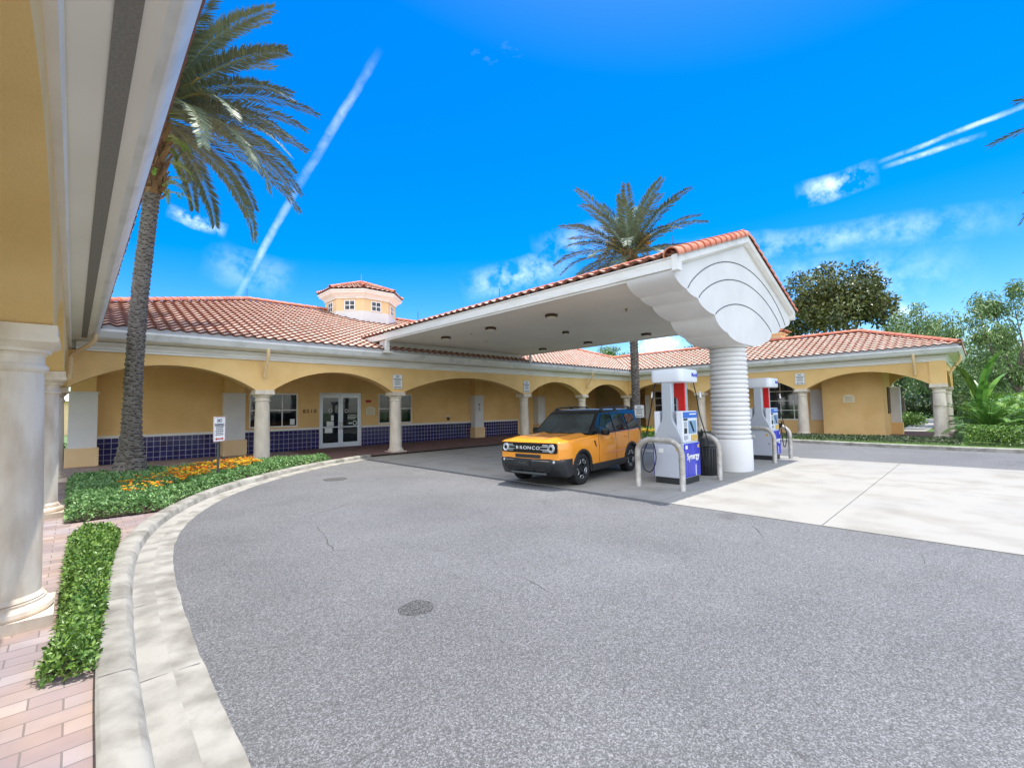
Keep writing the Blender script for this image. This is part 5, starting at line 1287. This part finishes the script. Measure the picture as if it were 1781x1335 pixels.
    for k in range(stalks):
        b = MB(); az = (2.2, -.9, -2.2, .4, -1.5)[k % 5]+.3*k; o_ = cz+Vector((math.cos(az)*.3, math.sin(az)*.3, .1))
        for j in range(60 if near else 42):
            d = Vector((math.cos(az)*.7, math.sin(az)*.7, .75))+rdir()*.28; d.normalize(); ll = rnd.uniform(.7, 1.05)*(L/4.2); p1 = o_+d*ll*.7; p2 = p1+(d+Vector((0, 0, -.5))+rdir()*.4).normalized()*ll*.5
            b.tube([o_, p1, p2], [.012, .016, .034], 3, cap=False)
        b.build('flower_stalk', 'palm_stalk', t)
    return t
p_ = palm('palm_tree', 'tall thick date palm rising from the flower bed at left, in front of the building', (1.12, 15.75, .07), (1.42, 15.75, 7.95), .212, .188, 10.45, 4.1, 100, True, seed=5, elr=(-10, 80))
# fern growing under the near crown
b = MB()
for i in range(44):
    az = rnd.uniform(0, 2*PI); z = rnd.uniform(7.9, 9.9); L = rnd.uniform(.5, .9); R = .26
    frond(b, (1.42+R*math.cos(az), 15.75+R*math.sin(az), z), az, rnd.uniform(-.2, .7), L, 1.9, width=.13, n=16, seg=7)
q = b.build('fern', 'leaf_bright', p_)
palm('palm_tree', 'date palm with orange fruit stalks standing behind the canopy roof', (20.0, 11.85, .08), (20.0, 11.95, 8.75), .20, .20, 9.45, 3.7, 62, False, seed=9, stalks=4, elr=(-38, 85))
palm('palm_tree', 'palm at the right edge, only a frond tip showing in the sky', (21.5, -4.75, .1), (21.5, -4.75, 9.3), .20, .19, 9.9, 3.9, 44, False, seed=21, stalks=1)
# ---------------- broad-leaved trees
def tree(name, label, base, h, centre, rad, n, L, m, cl=26, cr=.32, tr=.22, seed=1, wl=.5, limbs=9, drape=0.0, cat='tree', group=None):
    global rnd
    rnd = random.Random(seed); base = Vector(base); ce = Vector(centre); R = Vector(rad); t = thing(name, label, cat, base, group=group)
    b = MB(); fork = base.lerp(Vector((ce.x, ce.y, ce.z-R.z*.75)), .85); b.tube([base-Vector((0, 0, .1)), base.lerp(fork, .5)+Vector((.1, .05, 0)), fork], [tr*1.3, tr, tr*.8], 9)
    cls = []
    for k in range(cl):
        d = rdir(.15); f = rnd.uniform(.45, .95); cls.append((ce+Vector((d.x*R.x*f, d.y*R.y*f, d.z*R.z*f)), rnd.uniform(.7, 1.25)*cr))
    for k in range(limbs):
        c = cls[k][0]; mid_ = fork.lerp(c, .5)+rdir()*.3; b.tube([fork-Vector((0, 0, .2)), mid_, c], [tr*.6, tr*.35, tr*.1], 6)
    b.build('trunk', 'bark', t)
    b = MB(); mr = min(R)
    for k in range(n):
        c, r = cls[rnd.randrange(len(cls))]; d = rdir(); q = c+Vector((d.x*R.x, d.y*R.y, d.z*R.z*.8))*r*(rnd.random()**.45)
        dd = (q-c).normalized()*.4+rdir()-Vector((0, 0, drape)); leaf(b, q, dd, rdir(.8), L*rnd.uniform(.7, 1.3), L*wl, min(1, max(0, rnd.random()*.55+.25*noise.noise(q*.9)+.05)), L*.08)
    b.build('crown', m, t); return t
tree('magnolia_tree', 'big dark rounded magnolia tree rising behind the right wing roof', (45.5, 7.8, 0), 13, (45.5, 7.9, 9.2), (3.4, 4.1, 4.4), 19000, .34, 'leaf_magnolia', cl=46, cr=.30, seed=2, wl=.5)
tree('magnolia_tree', 'dark tree peeping out under the canopy haunch behind the roof', (47, 16.6, 0), 10, (47, 17.2, 6.6), (2.8, 3.6, 2.9), 6000, .34, 'leaf_magnolia', cl=26, cr=.34, seed=4)
tree('willow_tree', 'airy light green tree with drooping leaves, right of the magnolia', (43, 2.0, 0), 9, (43, 2.4, 5.6), (3.2, 2.7, 3.3), 8500, .26, 'leaf_willow', cl=40, cr=.22, seed=5, wl=.28, drape=.9, tr=.12)
tree('willow_tree', 'tall airy tree with drooping leaves at the right edge of the photo', (38, -1.8, 0), 9, (38, -1.5, 5.4), (2.9, 2.9, 3.5), 9000, .25, 'leaf_willow', cl=42, cr=.21, seed=6, wl=.28, drape=.9, tr=.12)
tree('willow_tree', 'low spreading airy tree behind the end of the right wing', (52, -.5, 0), 9, (52, .5, 4.4), (3.6, 4.2, 3.2), 9000, .30, 'leaf_willow', cl=30, cr=.36, seed=16, wl=.3, drape=.7, tr=.14)
tree('garden_tree', 'green tree tops showing over the inner corner of the roofs', (46, 31, 0), 9, (46, 31.3, 7.2), (2.0, 3.4, 1.9), 4200, .30, 'leaf_willow', cl=22, cr=.36, seed=7, wl=.35)
tree('garden_tree', 'dark branching tree seen through the open end bay', (58, 5.1, 0), 7, (58, 5.2, 5.2), (3, 3.0, 2.0), 4500, .32, 'leaf_dark', cl=22, cr=.4, seed=8, tr=.16)
tree('garden_tree', 'shady tree closing the view at the far end of the lawn', (70, 1.5, 0), 7, (70, 2.5, 4.2), (3, 6.0, 3.0), 6000, .4, 'leaf_dark', cl=30, cr=.4, seed=18, tr=.16)
def shrub(name, label, base, R, n, L, m, seed, wl=.5, cat='shrub', cl=10, cr=.55, drape=0):
    global rnd
    rnd = random.Random(seed); ce = Vector(base)+Vector((0, 0, R[2]*.9)); b = MB(); cls = []
    for k in range(cl): d = rdir(.2); cls.append((ce+Vector((d.x*R[0]*.55, d.y*R[1]*.55, d.z*R[2]*.5)), rnd.uniform(.7, 1.1)*cr))
    for k in range(n):
        c, r = cls[rnd.randrange(cl)]; d = rdir(.1); q = c+Vector((d.x*R[0], d.y*R[1], d.z*R[2]))*r*(rnd.random()**.4)
        if q.z < base[2]: q.z = base[2]+rnd.random()*.1
        leaf(b, q, rdir(.3-drape), rdir(.8), L*rnd.uniform(.7, 1.3), L*wl, min(1, max(0, rnd.random()*.75+.4*noise.noise(q*1.3))), L*.08)
    return tag(b.build(name, m), label, cat)
shrub('garden_shrub', 'green shrub on the lawn seen through the open end bay', (38.0, 3.3, .1), (.8, 1.1, .55), 2600, .13, 'leaf_hedge', 31)
shrub('garden_shrub', 'broad bright green shrubs beyond the big leaved plants at right', (35, -2.6, .1), (2.0, 3.0, 1.3), 6500, .24, 'leaf_bright', 32, wl=.3)
shrub('garden_shrub', 'mid green bush behind the corner column of the right wing', (37.5, -.2, .1), (1.6, 1.8, 1.7), 5200, .24, 'leaf_willow', 33, wl=.3)
shrub('garden_shrub', 'wide dark green hedge across the lawn beyond the open bay', (63, 4.5, .1), (1.4, 7.0, .9), 6000, .3, 'leaf_dark', 34)
shrub('garden_shrub', 'bright green bush seen between the left arcade columns', (-1.6, 31, .0), (1.5, 1.3, 1.1), 3200, .16, 'leaf_bright', 35)
shrub('garden_shrub', 'lower dark green bush seen between the left arcade columns', (-1.3, 27, .0), (1.2, 1.0, .5), 2600, .12, 'leaf_hedge', 36)
def cycad(label, base, n, L, seed, elr=(10, 80), m='leaf_cycad', w=.30, name='cycad', group=None):
    global rnd
    rnd = random.Random(seed); t = thing(name, label, 'plant', base, group=group); b = MB(); bs = MB()
    for i in range(n):
        s = i/n; az = i*2.4+rnd.uniform(-.2, .2); frond(b, Vector(base)+Vector((0, 0, .25)), az, math.radians(lerp(elr[1], elr[0], s)), L*rnd.uniform(.8, 1.1), 1.3, width=w, n=34, bs=bs, seg=10)
    c = b.build('fronds', m, t); q = bs.build('frond_ribs', 'leaf_hedge', None); q.parent = c; q.location = (0, 0, 0)
    b = MB(); b.lathe([(.16, 0), (.2, .15), (.15, .35), (.05, .42)], 0, 0, 10); o = b.build('stem', 'palm_trunk', t, world=False)
    return t
cycad('large dark fan of arching fronds beside the end column of the right wing', (28.6, -.25, .15), 44, 2.1, 41)
cycad('arching green frond plant at the right edge above the clipped hedge', (28.0, -1.9, .15), 44, 2.1, 42)
cycad('paler frond plant standing behind the two dark ones at right', (31.8, -1.3, .1), 30, 2.3, 43, m='leaf_bright')
def paddle(label, base, specs, seed=51):
    global rnd
    rnd = random.Random(seed); t = thing('banana_plant', label, 'plant', base)
    b = MB(); bs = MB()
    for (az, el, L, W) in specs:
        h = Vector((math.cos(az), math.sin(az), 0)); P = []; a = el; p = Vector(base)+Vector((0, 0, .1))
        for k in range(13): P.append(p.copy()); p = p+(h*math.cos(a)+Vector((0, 0, 1))*math.sin(a))*L/12; a -= .02+.012*k
        side = Vector((-h.y, h.x, 0)); bs.tube(P, [.035*(1-k/14) for k in range(13)], 5, cap=False); A = []; B2 = []
        for k in range(5, 13): s = (k-5)/7; w = W*math.sin(PI*min(.98, s*.9+.08)); A.append(P[k]+side*w+Vector((0, 0, w*.25))); B2.append(P[k]-side*w+Vector((0, 0, w*.25)))
        b.grid([[A[k], P[k+5], B2[k]] for k in range(8)])
    b.build('leaves', 'leaf_cycad', t, smooth=True); bs.build('stalks', 'leaf_hedge', t)
paddle('tall plant with broad paddle leaves by the roof corner of the right wing', (29.8, .0, .1), [(1.2, 1.60, 3.9, .20), (2.4, 1.58, 3.6, .20), (-1.0, 1.52, 3.2, .20), (-2.4, 1.60, 4.1, .20), (0.2, 1.5, 3.0, .20), (3.4, 1.52, 2.9, .20)])
# clipped hedge at right, low strip in front of the right wing, planting round the second palm
groundcover('clipped_hedge', [(24.35, .45), (26.6, .45), (26.6, -9), (24.35, -9)], .66, 1000, .10, 'leaf_hedge', 'neatly clipped thick green hedge along the right kerb', 'hedge', z0=.1, edge=.05, mounds=.02, kind='')
groundcover('clipped_hedge', [(25.0, 12.4), (24.9, 7.5), (24.5, 5.4), (24.4, .6), (27.0, .6), (27.0, 12.4)], .15, 800, .07, 'leaf_dark', 'low dark green planting strip in front of the right wing columns', 'ground cover', z0=.1, edge=.1, mounds=.02)
groundcover('flower_planting', [(19.3, 11.9), (22.4, 11.3), (24.0, 10.6), (26.6, 12.6), (26.6, 15.8), (19.2, 15.8)], .34, 520, .09, 'leaf_hedge', 'green planting round the foot of the farther palm', 'ground cover', z0=.1, edge=.2, mounds=.06)
def fp2(n, x0, x1, y0, y1, z): return [(rnd.uniform(x0, x1), rnd.uniform(y0, y1), z+rnd.uniform(-.05, .08)) for _ in range(n)]
flowers('yellow_flowers', fp2(420, 19.2, 22.4, 11.6, 13.4, .52), 'flower_yellow', 'yellow flowers round the foot of the farther palm', .11)
flowers('white_flowers', fp2(260, 22.6, 25.8, 10.9, 12.6, .50), 'sign_white', 'pale flowers in the planting at the inner corner', .07)
# pale house far behind the left arcade
hs2 = thing('garden_house', 'small pale house far off behind the left arcade columns', 'house', (-3.5, 62, 0))
b = MB(); b.box(-9, 1, 60, 68, 0, 3.2); b.build('wall', 'stucco_pale', hs2)
b = MB(); b.add([(-9.5, 59.5, 3.2), (1.5, 59.5, 3.2), (1.5, 68.5, 3.2), (-9.5, 68.5, 3.2), (-4, 64, 5.2)], [(0, 1, 4), (1, 2, 4), (2, 3, 4), (3, 0, 4)]); b.build('roof', 'cast_stone', hs2)
# far tree line closing the horizon
b = MB(); rnd = random.Random(77)
for _ in range(15000):
    a = rnd.uniform(-.35, 2.0); r = rnd.uniform(95, 115); h = 4.5+2.5*noise.noise(Vector((a*14, 0, 0)))+1.5*noise.noise(Vector((a*45, 3, 0)))
    leaf(b, Vector((r*math.cos(a), r*math.sin(a), h*rnd.random()**.7)), rdir(.3), rdir(.5), 1.3, .9)
tag(b.build('tree_line', 'leaf_dark'), 'far dark green line of trees along the horizon', 'trees', kind='stuff')
